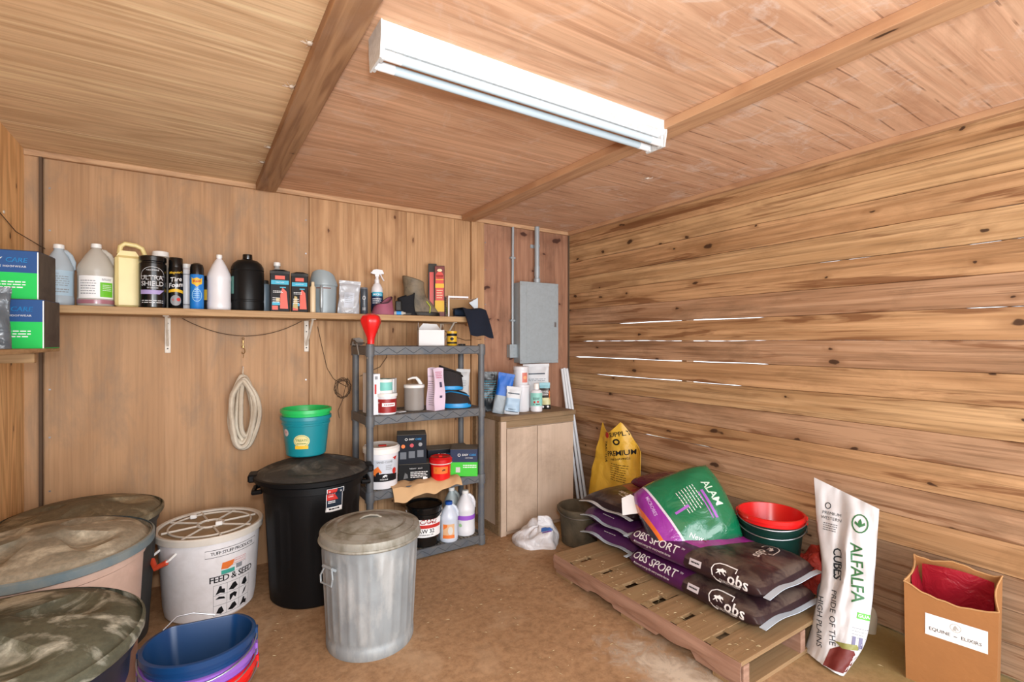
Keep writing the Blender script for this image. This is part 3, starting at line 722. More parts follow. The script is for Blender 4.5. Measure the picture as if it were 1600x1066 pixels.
# black hoof-boot cuff and grey rubber boot
x, y = 1.243, 3.28
t = thing('hoof_boot', 'black fabric hoof boot left of the muddy ankle boot', 'boot', (x, y, SH), face(x, y))
BF = plain('black_neoprene', '1f2024', .85, var=.2, bump=.3, bscale=120)
def hb(u, v):
    a = 2*PI*u; r = .072-.010*math.sin(v*PI)-.012*v
    sq = (abs(math.cos(a))**4+abs(math.sin(a))**4)**-.18
    return (r*math.cos(a)*sq, r*.75*math.sin(a)*sq, v*.14+(.022*math.cos(a-.4) if v > .5 else 0)*v)
G().grid(hb, 32, 10, True, thick=.006).obj('shell', BF, t)
G().box(-.072, -.03, -.060, -.048, .03, .10, .006).obj('strap', K, t)
G().lathe([(0, 0), (.07, 0), (.074, .006), (.072, .018), (0, .018)], 28, sy=.76).obj('sole', K, t)
def boot(name, lb, x, y, z, rz, s, up, sol, acc):
    """ankle boot, toe towards local +X: shaft, foot, sole"""
    t = thing(name, lb, 'boot', (x, y, z), rz)
    secs = [(-.02, .02, .118, .052), (-.02, .05, .11, .05), (-.035, .09, .085, .05), (-.05, .13, .066, .052), (-.055, .18, .062, .055), (-.06, .235, .066, .06), (-.06, .24, .060, .054), (-.055, .20, .055, .048)]
    g = G(); prev = None
    for cx, zz, a_, b_ in secs:
        R_ = []
        for i in range(28):
            a = 2*PI*i/28; xx = cx+a_*math.cos(a)*(1.0 if math.cos(a) < 0 else 1.08); 
            tz = zz*(1-.38*max(0, math.cos(a))*(1 if zz < .06 else 0)) + (.018*math.cos(a) if zz > .2 else 0)*-1
            R_.append(g.bm.verts.new((xx*s, b_*math.sin(a)*s, tz*s)))
        if prev:
            for i in range(28): g.bm.faces.new((prev[i], prev[(i+1) % 28], R_[(i+1) % 28], R_[i]))
        prev = R_
    g.obj('upper', up, t)
    G().lathe([(0, 0), (.115*s, 0), (.122*s, .006), (.12*s, .02*s+.004), (.112*s, .024*s+.004), (0, .024*s)], 28, (-.012*s, 0), 1, .48).obj('sole', sol, t)
    G().tube([(.045*s, -.050*s, .02*s), (.05*s, -.045*s, .06*s), (.025*s, -.040*s, .095*s)], .0035, 6).obj('piping', acc, t)
    return t
boot('rubber_boot', 'muddy dark rubber ankle boot with a yellow-green stripe', 1.375, 3.31, SH, face(1.37, 3.31, 0), 1.12, plain('muddy_rubber', '45423c', .5, dirt='8a7c66', damt=.6, dscale=10), K, plain('lime_piping', 'b0c23a', .5))

# two fire-starter style tall boxes
def tallbox(lb, x, y, w_, d_, h_, off, m, full):
    t = thing('printed_box', lb, 'box', (x, y, SH), face(x, y, off), group='tall red boxes behind the boot')
    b = G().box(-w_/2, w_/2, -d_/2, d_/2, 0, h_, .001).obj('carton', m, t, False)
    G().box(-w_/2, w_/2, -d_/2+.001, d_/2-.001, h_, h_+.004).obj('flap', K, t, False)
    F = lambda mm, s, nm, o_=.001: decal(b, nm, mm, s, (0, -d_/2, 0), (0, -1, 0), (0, 0, 1), t, o_, flat=True)
    if full:
        F(plain('fire_red', 'd0382a', .4), [R(w_*.82, h_*.62, 0, h_*.52), O(w_*.38, 0, h_*.82, sy=1.1)], 'red_print')
        F(YELI, [R(w_*.9, h_*.08, 0, h_*.62), R(w_*.96, h_*.22, 0, h_*.22), R(w_*.8, .006, 0, h_*.74)], 'yellow_print', .0015)
        F(plain('pale_flame', 'e8d8b0', .4), [O(w_*.26, 0, h_*.92, sy=.6), lines(4, w_*.6, .006, 0, h_*.52, .018, 6)], 'pale_print', .002)
    else:
        F(plain('fire_red', 'd0382a', .4), [R(w_*.5, h_*.8, -w_*.1, h_*.45)], 'red_print')
tallbox('taller dark box with red print standing behind its brighter twin', 1.503, 3.425, .062, .05, .395, 0, K, False)
tallbox('bright red and yellow tall box standing behind the boot', 1.535, 3.365, .070, .045, .375, -3, plain('dark_red_card', '6e2018', .45), True)

# open white carton lying on its side with navy cloth hanging out
x, y = 1.69, 3.33
t = thing('open_carton', 'open white printed carton at the right end of the long shelf', 'box', (x, y, SH), math.radians(-12))
CW = plain('white_card', 'd9dadb', .6, var=.04)
g = G().box(-.12, .12, -.10, .10, 0, .004).box(-.12, .12, .096, .10, 0, .15).box(-.12, -.116, -.10, .10, 0, .155)
b = g.box(.116, .12, -.02, .10, 0, .15).obj('shell', CW, t, False)
G().box(-.115, .115, .090, .095, .005, .148).obj('inner_card', plain('brown_card_inside', 'a9855c', .8), t, False)
G().box(-.118, -.112, -.102, -.098, 0, .155).box(-.118, .03, -.10, -.094, .140, .152).obj('front_edge', WHITE, t, False)
G().prism([(.10, .06), (.118, .0), (.118, .15), (.05, .11)], -.05, -.046).obj('flap', plain('pale_card', 'c6d0d8', .6), t, False)
decal(b, 'lettering', INK, [lines(8, .10, .004, 0, .055, .013, 4)], (-.12, 0, .08), (-1, 0, 0), (0, 0, 1), t, .001, flat=True)
decal(b, 'green_print', GREENI, [R(.02, .05, .06, 0)], (-.12, 0, .05), (-1, 0, 0), (0, 0, 1), t, .002, flat=True)
def cloth(u, v):
    # drapes from inside the carton over the shelf edge; u along, v down
    xx = 1.615+.19*u+(.085*max(0, v-.35))
    if v < .35: yy = 3.33-.165*(v/.35); zz = SH+.065-.01*v
    else:
        q = (v-.35)/.65; yy = 3.165-.012-.03*math.sin(q*2.2); zz = SH+.06-.19*q-.02*u*q
    zz += .006*math.sin(u*9+v*3); yy -= .008*math.sin(u*7+1+v*4)
    return (xx, yy, zz)
tag(G().grid(cloth, 22, 22, thick=.006).obj('navy_cloth', plain('navy_felt', '1d222e', .95, var=.2, bump=.4, bscale=90)), 'dark navy cloth hanging out of the white carton over the shelf end', 'cloth')
tag(G().tube([(1.60, 3.262, SH+.034), (1.68, 3.252, SH+.036), (1.76, 3.240, SH+.036), (1.795, 3.235, SH+.034)], [.024, .029, .029, .024], 14).obj('rolled_cloth', plain('navy_felt_blue', '1d2a3c', .95, var=.2)), 'rolled dark navy cloth lying inside the open white carton', 'cloth')
tag(G().box(1.80, 1.93, 3.44, 3.474, SH-.055, SH-.012, .002).box(1.895, 1.93, 3.435, 3.474, SH-.10, SH-.05, .002).obj('wood_block', wood('pale_offcut', 'd09a62', 'a8703e', 'X', 6, .4, 6, .5)), 'pale wood offcut nailed to the wall beyond the shelf end', 'wood block')

# ============================================================ left corner shelf with hoof boot cartons
LS = 1.372
ls = thing('corner_shelf', 'short wooden shelf on the left wall at the frame edge', 'shelf', (-.60, 2.7, LS))
G().box(-.12, .092, -1.0, .32, -.016, 0, .003).obj('plank', SHW, ls, False)
G().box(-.12, .05, .10, .14, -.06, -.020, .002).obj('bracket_block', SHW, ls, False)
def carton(name, lb, x, y, z, rz, w_, d_, h_, m, prints, group=None, cat='box', top=None, side=None):
    t = thing(name, lb, cat, (x, y, z), rz, group)
    b = G().box(-w_/2, w_/2, -d_/2, d_/2, 0, h_-.002, .0015).obj('carton', m, t, False)
    tm = top or m
    G().box(-w_/2+.0005, w_/2-.0005, -d_/2+.0005, -.001, h_-.002, h_, .0005).obj('top_flap', tm, t, False)
    G().box(-w_/2+.0005, w_/2-.0005, .001, d_/2-.0005, h_-.002, h_, .0005).obj('top_flap', tm, t, False)
    for nm, mm, s, facec, zz, *o_ in prints:
        n = {'f': (0, -1, 0), 'l': (-1, 0, 0), 'r': (1, 0, 0), 't': (0, 0, 1)}[facec]
        oo = {'f': (0, -d_/2, zz), 'l': (-w_/2, 0, zz), 'r': (w_/2, 0, zz), 't': (0, 0, h_)}[facec]
        decal(b, nm, mm, s, oo, n, (0, 1, 0) if facec == 't' else (0, 0, 1), t, o_[0] if o_ else .0008, flat=True)
    return t
ZBG = zones('navy_green_card', 'Z', [(0, '0fc455'), (.108, '164a86'), (.2, '164a86')], .6)
SIDE = plain('dusty_dark_card', '423a38', .7, var=.2, dirt='6e645a', damt=.5)
CAREB = plain('care_blue', '2a9ae0', .5)
def hoofbox(lb, x, y, z, rz):
    return carton('hoof_boot_carton', lb, x, y, z, rz, .190, .20, .201, ZBG, [
        ('lettering', WINK, [T('EASY', .027, -.048, .004, bold=.02, shear=.15), T('US HOOFWEAR', .0115, .012, -.022, bold=.03, space=1.15), lines(3, .11, .0045, .0, -.087, .011, 3)], 'f', .155),
        ('blue_lettering', CAREB, [T('CARE', .027, .026, .004, bold=.02, shear=.15)], 'f', .155),
        ('edge_fold', WINK, [R(.004, .195, .093, .098)], 'f', 0),
        ('side_print', SIDE, [R(.198, .194, 0, .1)], 'r', 0)], group='navy and green hoofwear cartons', top=SIDE)
hoofbox('navy and green hoofwear carton, upper of the two on the left corner shelf', -.622, 2.90, LS+.202, math.radians(-5))
hoofbox('navy and green hoofwear carton, lower of the two on the left corner shelf', -.600, 2.86, LS, math.radians(-4))
t, b = pouch('foil_bag', 'dark grey foil bag in front of the stacked cartons at the left frame edge', 'bag', -.655, 2.60, LS, .16, .215, .07, film('grey_foil', '5d666e', .25, .9, 14), 0, 2, 0, seed=8, crumple=.010)
pl(t, b, plain('pale_label', 'b9bcc2', .5), [P([(-.07, -.04), (.03, -.03), (.0, .04), (-.07, .05)])], .14)

# ============================================================ grey four-tier plastic rack
RACK = plain('rack_grey', '50565e', .5, var=.12, dirt='7d7567', damt=.25, dscale=12)
RACKT = plain('rack_grey_dusty', '5a5c5e', .7, var=.15, dirt='857a68', damt=.6, dscale=12)
RX0, RX1, RY0, RY1 = .906, 1.68, 3.0, 3.31
rk = thing('storage_rack', 'grey plastic four-tier storage rack against the back wall', 'rack', ((RX0+RX1)/2, (RY0+RY1)/2, 0))
W2, D2 = (RX1-RX0)/2, (RY1-RY0)/2
LV = (.065, .485, .945, 1.372)
for i, z in enumerate(LV):
    p = thing_ = bpy.data.objects.new('tier', None); COL.objects.link(p); p.parent = rk; p.location = (0, 0, z)
    g = G().box(-W2-.02, W2+.02, -D2-.012, -D2+.006, -.055, 0, .004).box(-W2-.02, W2+.02, D2-.006, D2+.012, -.055, 0, .004)
    g.box(-W2-.025, -W2-.005, -D2, D2, -.055, 0, .004).box(W2+.005, W2+.025, -D2, D2, -.055, 0, .004)
    g.obj('rim', RACK, p)
    # zig-zag ribs on the front apron
    g = G(); n = 14
    for k in range(n):
        xa = -W2+2*W2*k/n; xb = -W2+2*W2*(k+1)/n; za, zb = (-.045, -.010) if k % 2 else (-.010, -.045)
        g.tube([(xa, -D2-.0125, za), (xb, -D2-.0125, zb)], .0014, 4)
    stuff(g.obj('rib', plain('rack_rib', '3a3f46', .5), p))
    # slatted deck
    g = G()
    for k in range(31):
        x = -W2+2*W2*(k+.5)/31; g.box(x-.0085, x+.0085, -D2, D2, -.014, -.002)
    g.box(-W2, W2, -.012, .012, -.03, -.003); g.box(-W2, W2, -D2+.07, -D2+.085, -.02, -.003); g.box(-W2, W2, D2-.085, D2-.07, -.02, -.003)
    stuff(g.obj('deck', RACKT, p, False))
    for sx in (-1, 1):
        for sy in (-1, 1): G().lathe([(0, -.062), (.028, -.062), (.029, -.01), (.027, .003), (0, .003)], 16, (sx*W2, sy*D2)).obj('corner_socket', RACK, p)
for sx in (-1, 1):
    for sy in (-1, 1):
        lo = 0
        prof = [(0, 0)]
        for a, b in zip((0,)+LV[:-1], LV):
            prof += [(.022, a+.004 if a else 0), (.0215, b-.06), (.024, b-.058)]
        prof += [(.024, 1.383 if sx*sy else 0), (0, 1.385)]
        G().lathe(prof, 18, (sx*W2, sy*D2)).obj('post', RACK, rk)

# red funnel standing on the left front post
t = thing('funnel', 'bright red plastic funnel upright on the left front rack post', 'funnel', (RX0+.006, 3.0, 1.386), 0)
RED = plain('bright_red', 'd81c1c', .28, var=.06)
def ff(x, y, z, r, a): q = 1+.05*math.cos(a*6)*(1 if z > .05 else 0); return x*q, y*q
G().lathe([(.021, 0), (.023, .035), (.042, .085), (.058, .128), (.060, .148), (.050, .170), (.026, .183), (0, .185)], 36, fn=ff).obj('cone', RED, t)
t = thing('spring_clamp', 'dusty dark metal clamp hooked on the rear left rack post', 'clamp', (RX0-.01, 3.24, 1.376))
DM = plain('rusty_dark_metal', '55504c', .5, .5, dirt='8c8378', damt=.5)
G().tube([(.03*math.cos(a), -.05+.03*math.sin(a), .015) for a in [i*PI/8 for i in range(16)]], .005, 8, True).obj('ring', DM, t)
G().prism([(-.04, 0), (.03, 0), (.035, .035), (.01, .05), (-.03, .045)], -.02, .02).obj('jaw', DM, t)
G().tube([(-.03, -.03, .03), (-.045, -.10, .03), (-.04, -.14, .01), (-.03, -.15, -.06)], .006, 8).obj('arm', DM, t)
G().tube([(.03, -.1, .012), (.02, -.2, .0), (.0, -.245, -.03), (-.01, -.25, -.08)], .004, 8).obj('wire_hook', DM, t)

ZT = LV[3]
# opened white carton on the rack top
x, y = 1.363, 3.14
t = thing('open_carton', 'opened white carton with raised flaps on the top of the grey rack', 'box', (x, y, ZT), math.radians(-18))
wbx = .085
g = G().box(-wbx, wbx, -wbx, wbx, 0, .003).box(-wbx, wbx, -wbx, -wbx+.003, 0, .105).box(-wbx, wbx, wbx-.003, wbx, 0, .105).box(-wbx, -wbx+.003, -wbx, wbx, 0, .105).box(wbx-.003, wbx, -wbx, wbx, 0, .105)
b = g.obj('carton', CW, t, False)
G().prism([(-wbx, .105), (wbx, .105), (wbx*.6, .15), (-wbx*.5, .155)], wbx-.004, wbx-.001).obj('flap', CW, t, False)
G().prism([(-wbx, .105), (wbx, .105), (.0, .158)], -wbx+.001, -wbx+.004, 'YZ').obj('flap', plain('grey_card', 'b9bcc0', .6), t, False)
G().prism([(-wbx, .105), (wbx, .105), (.02, .15)], wbx-.004, wbx-.001, 'YZ').obj('flap', plain('tan_card', 'a58e72', .7), t, False)
decal(b, 'lettering', GREYI, [T('M', .016, -.03, .02)], (-wbx, 0, .05), (-1, 0, 0), (0, 0, 1), t, .0008, flat=True)
x, y = 1.505, 3.10
t = thing('small_tin', 'small yellow and black tin on the rack top', 'tin', (x, y, ZT), face(x, y))
b = G().lathe([(0, 0), (.032, 0), (.034, .003), (.034, .09), (.036, .092), (.036, .10), (0, .10)], 24).obj('can', plain('tin_yellow', 'd6aa28', .35), t)
lab(t, b, INK, [R(.10, .018, 0, .075), R(.10, .012, 0, .02), O(.012, 0, .047, sy=.9)], 0, .034, name='black_print')
tag(G().lathe([(0, 0), (.012, 0), (.012, .01), (0, .012)], 10, (1.572, 3.10)).lathe([(0, 0), (.009, 0), (.009, .012), (0, .014)], 10, (1.60, 3.10)).obj('jar_lids', K, loc=(0, 0, ZT)), 'two small dark caps lying right of the yellow tin', 'caps')

# ---- second tier
Z2 = LV[2]
t = carton('tall_booklet_box', 'tall thin white box at the left end of the second tier', .952, 3.12, Z2, face(.93, 3.1, 20), .05, .17, .255, WHITE,
       [('lettering', REDI, [R(.012, .06, -.005, .16)], 'f', 0), ('grey_print', GREYI, [R(.018, .02, 0, .23)], 'f', 0)])
x, y = 1.055, 3.16
t = thing('white_carton', 'white carton with grey print behind the red-labelled tub', 'box', (x, y, Z2), face(x, y, -12))
b = G().box(-.085, .065, -.045, .045, 0, .212, .002).obj('carton', CW, t, False)
decal(b, 'lettering', plain('dark_grey_ink', '45464e', .5), [ring2([(-.06, .14), (.055, .14), (.055, .205), (-.06, .205)], .002), T('B', .03, .035, .18), lines(3, .04, .004, .035, .15, .01, 3)], (0, -.045, 0), (0, -1, 0), (0, 0, 1), t, .0008, flat=True)
G().box(-.086, .066, -.046, .046, .200, .216, .002).obj('lid', CW, t, False)
x, y = 1.027, 3.065
t = thing('supplement_tub', 'white tub with a dark red label under the mint tape roll', 'tub', (x, y, Z2), face(x, y))
b = G().lathe([(0, 0), (.060, 0), (.064, .004), (.066, .112), (.069, .114), (.069, .128), (.065, .131), (0, .131)], 32).obj('tub', WHITE, t)
lab(t, b, plain('dark_red_label', '962020', .4), [R(.30, .085)], .055, .065)
lab(t, b, WINK, [R(.085, .022, .02, .008), T('cody', .012, -.05, .02, rot=10)], .055, .065, name='lettering', off=.0022)
lab(t, b, plain('dark_red_label', '962020', .4), [lines(1, .06, .006, .02, .005, .01, 3)], .055, .065, name='fine_print', off=.0032)
G().lathe([(.0685, .112), (.0705, .113), (.0705, .128), (.0685, .131)], 32).obj('lid', CAPW, t)
x, y = 1.022, 3.07
t = thing('tape_roll', 'mint green tape roll standing on the red-labelled tub', 'roll', (x, y, Z2+.131), face(x, y))
G().lathe([(.02, 0), (.045, 0), (.047, .003), (.047, .085), (.045, .088), (.02, .088), (.02, 0)], 28).obj('roll', plain('mint_tape', '7cc8bf', .5), t)
G().lathe([(.020, .001), (.020, .087), (.016, .087), (.016, .001), (.02, .001)], 20).obj('core', CW, t)
for z_ in (0, .07): G().lathe([(.0472, z_), (.0485, z_), (.0485, z_+.018), (.0472, z_+.018)], 28).obj('edge_band', CAPW, t)
x, y = 1.242, 3.13
t = thing('pump_jar', 'frosted jar with a white pump lid on the second tier', 'jar', (x, y, Z2), face(x, y))
G().lathe([(0, 0), (.060, 0), (.065, .005), (.065, .150), (.061, .154), (0, .154)], 32).obj('jar', plain('frosted_plastic', 'a39c96', .3, var=.05, trans=.3), t)
G().lathe([(.066, .150), (.068, .152), (.068, .168), (.062, .172), (0, .172)], 32).obj('lid', CAPW, t)
G().tube([(.045, 0, .17), (.03, 0, .195), (.012, 0, .215), (-.01, 0, .214), (-.036, 0, .207), (-.042, 0, .203)], [.012, .012, .010, .008, .006, .005], 10).obj('pump', CAPW, t)
# pink-white feed sack box
x, y = 1.365, 3.055
t = thing('paper_bag', 'pale pink paper bag with small pictures on the second tier', 'bag', (x, y, Z2), face(x, y, 42))
PK = plain('pale_pink_paper', 'd9c6d8', .55, var=.05)
g = G()
def pb(u, v):
    # rectangular bag: four sides, narrowing to a pinched top
    a = u*4; k = int(a) % 4; f = a-int(a); c = [(-.045, -.04), (.045, -.04), (.045, .04), (-.045, .04)]
    p, q = c[k], c[(k+1) % 4]; x_ = p[0]+(q[0]-p[0])*f; y_ = p[1]+(q[1]-p[1])*f
    y_ *= 1-.35*v*v; y_ += .006*math.sin(v*7+u*9); 
    if k in (1, 3): x_ -= math.copysign(.014*math.sin(f*PI)*(.3+.7*v), x_)
    return (x_, y_, .275*v+(.008*math.sin(u*12)*v))
b = g.grid(pb, 32, 14, True).obj('bag', PK, t, seam=50)
decal(b, 'picture', plain('dark_violet_ink', '4c4560', .5), [R(.022, .035, .008, .17), R(.02, .016, .008, .09)], (0, -.03, 0), (0, -1, 0), (0, 0, 1), t, .001)
decal(b, 'picture', plain('dark_violet_ink', '4c4560', .5), [T('HEALTHY', .012, 0, .225), lines(12, .05, .003, 0, .19, .014, 3)], (-.04, 0, 0), (-1, 0, 0), (0, 0, 1), t, .001)
decal(b, 'lettering', plain('rose_ink', 'c05a78', .5), [lines(4, .06, .005, 0, .25, .012, 6)], (0, -.03, 0), (0, -1, 0), (0, 0, 1), t, .001)
# black and blue hoof boots, stacked
def hoofboot(lb, x, y, z, off, s, tall):
    t = thing('hoof_boot', lb, 'boot', (x, y, z), face(x, y, off), 'black and blue hoof boots on the rack')
    h = .15 if tall else .10
    def f(u, v):
        a = 2*PI*u; r = .085*(1-.30*v*(1 if not tall else .55)); fr = .5+.5*math.cos(a)
        return (s*r*math.cos(a)*1.05, s*r*.72*math.sin(a), s*(.018+v*h*(1-.35*fr*v)))
    G().grid(f, 32, 8, True, thick=.006).obj('gaiter', plain('charcoal_mesh', '2e2b2c', .85, var=.2, bump=.5, bscale=140), t)
    BL = plain('sky_blue_rubber', '1f8fd0', .4)
    G().lathe([(0, 0), (.083*s, 0), (.088*s, .004), (.09*s, .014*s), (.085*s, .028*s), (0, .028*s)], 28, sy=.72).obj('sole', BL, t)
    G().lathe([(.082*s, -.001), (.086*s, -.001), (.087*s, .005), (.082*s, .006)], 28, sy=.72).obj('tread', K, t)
    ps = []
    for i in range(13):
        u = .5+.5*i/12; p = Vector(f(u, .55+.3*math.sin(i/12*PI))); ps.append(p*1.03)
    G().tube(ps, .007*s, 6, flat=.5).obj('strap', BL if not tall else K, t)
hoofboot('black and blue hoof boot, lower one beside the pink paper bag', 1.535, 3.10, Z2, 0, 1.18, False)
hoofboot('black and blue hoof boot standing on the lower one', 1.50, 3.12, Z2+.123, 8, 1.02, True)
t, b = pouch('foil_bag', 'white pouch with a red blotch behind the stacked hoof boots', 'bag', 1.655, 3.24, Z2, .10, .235, .05, film('white_film', 'cfd0d0', .4, .4, 10), 0, 3, 2, seed=5)
pl(t, b, plain('red_picture', 'cf4a3a', .5), [O(.022, .015, -.06, sy=1.2)], .12, 'picture')
pl(t, b, GREYI, [lines(4, .05, .003, 0, .05, .012, 4)], .12, 'lettering')
# small litter on tier two
tag(G().box(-.03, .03, -.02, .02, 0, .006, .001).obj('crumpled_wrapper', film('clear_wrapper', 'c8ccd0', .2, .9, 20), loc=(1.13, 3.08, Z2), rot=(0, 0, .4), sub=2), 'clear wrapper lying between the tub and the frosted jar', 'wrapper')

# ---- third tier
Z3 = LV[1]
x, y = 1.01, 3.10
t = thing('supplement_bucket', 'white lidded bucket with an orange horse head label', 'bucket', (x, y, Z3), face(x, y, 6))
b = G().lathe([(0, 0), (.094, 0), (.098, .004), (.106, .225), (0, .225)], 40).obj('pail', WHITE, t)
G().lathe([(.107, .218), (.114, .220), (.115, .250), (.110, .254), (.104, .262), (.098, .258), (0, .256)], 40).obj('lid', CAPW, t)
G().box(-.02, .03, -.035, .0, .255, .262, .003).obj('lid_tag', REDI, t)
lab(t, b, plain('bluish_label', 'c5ccd6', .5), [R(.20, .12)], .125, .102)
lab(t, b, INK, [P([(-.10, -.095), (.10, -.095), (.10, -.055), (.0, -.045), (-.10, -.06)])], .145, .102, name='black_band', off=.002)
lab(t, b, ORI, [P(sc([(-.5, -.5), (-.46, -.1), (-.3, .2), (-.1, .36), (.1, .5), (.12, .38), (.3, .1), (.42, -.1), (.32, -.2), (.1, -.08), (.08, -.5)], .065), -.035, -.01)], .125, .102, name='horse_picture', off=.002)
lab(t, b, INK, [P(sc([(-.46, -.5), (-.3, -.1), (-.05, .1), (.02, -.05), (-.02, -.5)], .055), -.025, -.018)], .125, .102, name='mane', off=.003)
lab(t, b, GREYI, [T('SAND CLEAR', .018, .01, .045, bold=.02, space=.9), lines(3, .04, .004, .035, .02, .011, 4)], .125, .102, name='lettering', off=.003)
lab(t, b, REDI, [P([(.06, .07), (.095, .075), (.08, .05)]), O(.016, .075, -.015, sy=1.2)], .125, .102, name='red_print', off=.003)
lab(t, b, WINK, [P(sc(HORSE, .022), .01, -.062), T('FARNAM', .012, .005, -.082, bold=.02)], .145, .102, name='white_print', off=.004)

DKB = plain('dark_printed_card2', '101622', .55, var=.1); DUST = plain('dusty_grey_card', '6c675e', .8, var=.2)
def ehead(xx, zz, k):
    return [('ring_logo', WINK, [ring2([(k*.42*math.cos(i*PI/8), k*.42*math.sin(i*PI/8)) for i in range(16)], k*.14, xx-k*2.1, zz), T('EASY', k, xx-.1*k, zz, bold=.03, shear=.1, space=.9)], 'f', 0), ('blue_lettering', CAREB, [T('CARE', k, xx+2.45*k, zz, bold=.03, shear=.1, space=.9)], 'f', 0)]
IC = lambda m, xx, zz: ('round_icon', m, [O(.0125, xx, zz)], 'f', 0)
t = carton('accessory_carton', 'black flip box with four small flaps stacked below the round-icon box', 1.245, 3.14, Z3, math.radians(-20), .20, .15, .115, plain('black_card', '0f1012', .55),
    [('lettering', WINK, [T('THERAPY   BOOT', .010, .01, .085, bold=.02, space=1.1), lines(4, .11, .004, .03, .06, .011, 6), R(.028, .016, .07, .018)], 'f', 0),
     ('picture', plain('grey_picture', '5a5c5e', .5), [P([(-.07, .02), (-.04, .025), (-.045, .05), (-.06, .06)])], 'f', 0),
     ('side_print', GREYI, [P([(-.03, .03), (.02, .04), (.0, .07)])], 'l', 0)], top=DUST)
t['label'] = 'black carton with white lettering under the box with round icons'
carton('accessory_carton', 'black carton with three round coloured icons stacked above another', 1.235, 3.16, Z3+.116, math.radians(-20), .19, .17, .19, DKB,
    ehead(.0, .16, .017)+[IC(ORI, -.055, .115), IC(plain('crimson_ink', 'c0404c', .5), 0, .12), IC(GREYI, .055, .125), ('panel_text', plain('dim_grey_ink', '5d636c', .5), [R(.04, .045, -.055, .055), R(.04, .045, 0, .06), R(.04, .045, .055, .065)], 'f', 0),
      ('side_logo', WINK, [O(.012, -.03, .14), T('EASY', .016, .01, .145)], 'l', 0)], top=DUST)
carton('accessory_carton', 'long dark carton lying behind the red tub', 1.52, 3.215, Z3, math.radians(-12), .30, .16, .17, DKB,
    ehead(-.04, .135, .016)+[IC(ORI, -.11, .07), IC(GREYI, .02, .09)], top=DUST)
x, y = 1.395, 3.045
t = thing('red_tub', 'small bright red lidded tub with an orange label', 'tub', (x, y, Z3), face(x, y))
b = G().lathe([(0, 0), (.060, 0), (.064, .004), (.070, .125), (0, .125)], 36).obj('pail', RED, t)
G().lathe([(.0715, .112), (.0765, .114), (.077, .138), (.072, .142), (.066, .150), (.060, .146), (0, .145)], 36).obj('lid', plain('lid_red', 'c8161a', .3), t)
G().tube([(.074*math.cos(a), .074*math.sin(a), .110) for a in [i*PI/16 for i in range(32)]], .0028, 6, True).obj('bail', CAPW, t)
G().box(-.015, .012, -.02, .01, .144, .156, .004).obj('lid_tab', RED, t)
lab(t, b, ORI, [R(.10, .045)], .07, .067); lab(t, b, INK, [P(sc(HORSE, .018), .02, 0), T('1', .02, -.03, 0)], .07, .067, name='lettering', off=.0022)
ZB2 = zones('navy_green_card_low', 'Z', [(0, '3fc436'), (.096, '16274a'), (.2, '16274a')], .4)
carton('hoof_boot_carton', 'navy and green hoofwear carton at the right end of the third tier', 1.59, 3.075, Z3, math.radians(-31), .185, .16, .185, ZB2,
    ehead(.01, .145, .020)+[('lettering', WINK, [T('HOOFWEAR', .009, .035, .125), lines(2, .09, .006, .04, .072, .013, 3)], 'f', 0), ('white_square', plain('grey_square', 'c3c8c0', .5), [R(.03, .035, -.04, .045)], 'f', 0),
     ('side_label', WINK, [R(.08, .09, 0, .055)], 'l', 0), ('side_logo', CAREB, [T('EASYCARE', .016, 0, .14)], 'l', 0), ('side_picture', GREYI, [R(.02, .05, .01, .05)], 'l', 0, .002)], top=DUST)
# kraft paper bag draped over the front edge of the third tier
def kp(u, v):
    xx = 1.04+.46*u; yy = 3.09-.14*v+.012*math.sin(u*6); zz = Z3+.012
    if v > .5: q = (v-.5)/.5; yy = 2.985-.022*q-.03*math.sin(q*1.5); zz = Z3+.012-.085*q*(1-.55*u)
    zz += .007*math.sin(u*13+v*3)*(.4+v)+.004*math.sin(u*29+v*7); yy -= .006*math.sin(u*17+v*5)*v
    return (xx, yy, zz)
tag(G().grid(kp, 36, 18, thick=.004).obj('paper_sack', plain('kraft_paper', 'cba67a', .75, var=.12, bump=.5, bscale=18)), 'flattened tan paper sack hanging over the edge of the third tier', 'paper bag')

# ---- bottom tier
Z0 = LV[0]
x, y = 1.30, 3.10
t = thing('oil_pail', 'black pail of hydraulic oil with a white and red label', 'pail', (x, y, Z0), face(x, y, 8))
b = G().lathe([(0, 0), (.100, 0), (.105, .005), (.114, .20), (.120, .202), (.120, .212), (.116, .214), (.118, .24), (.122, .243), (.122, .256), (.114, .26), (.108, .25), (0, .248)], 40).obj('pail', BLKG, t)
lab(t, b, WINK, [R(.24, .115)], .125, .110)
lab(t, b, REDI, [R(.22, .022, 0, .012)], .125, .110, name='red_band', off=.002)
lab(t, b, plain('dark_red_ink', 'a02a2a', .5), [T('CAM2', .042, .01, .043, bold=.04, shear=.3)], .125, .110, name='red_lettering', off=.003)
lab(t, b, INK, [T('AW 32', .036, .0, -.018, bold=.025), T('HYDRAULIC OIL', .013, .0, -.042, bold=.02)], .125, .110, name='lettering', off=.003)
G().tube([(.118*math.cos(a), .118*math.sin(a), .222-.05*max(0, -math.sin(a))) for a in [PI+i*PI/16 for i in range(17)]], .003, 6).obj('bail', CAPW, t)
x, y = 1.452, 3.04
t, b = jug('bleach_jug', 'white jug with a blue cap and an orange label on the bottom tier', 'jug', x, y, Z0, .062, .262, plain('pale_blue_white', 'c9d2e0', .3, var=.04), plain('blue_cap', '1f4fa0', .3), 'cone', face(x, y), capr=.021, sy=.9)
lab(t, b, plain('peach_label', 'e0b489', .5), [R(.085, .095)], .075, .06); lab(t, b, ORI, [R(.085, .02, 0, -.035), P([(-.04, .01), (-.01, .03), (-.01, .045), (-.04, .045)])], .075, .06, name='orange_print', off=.002)
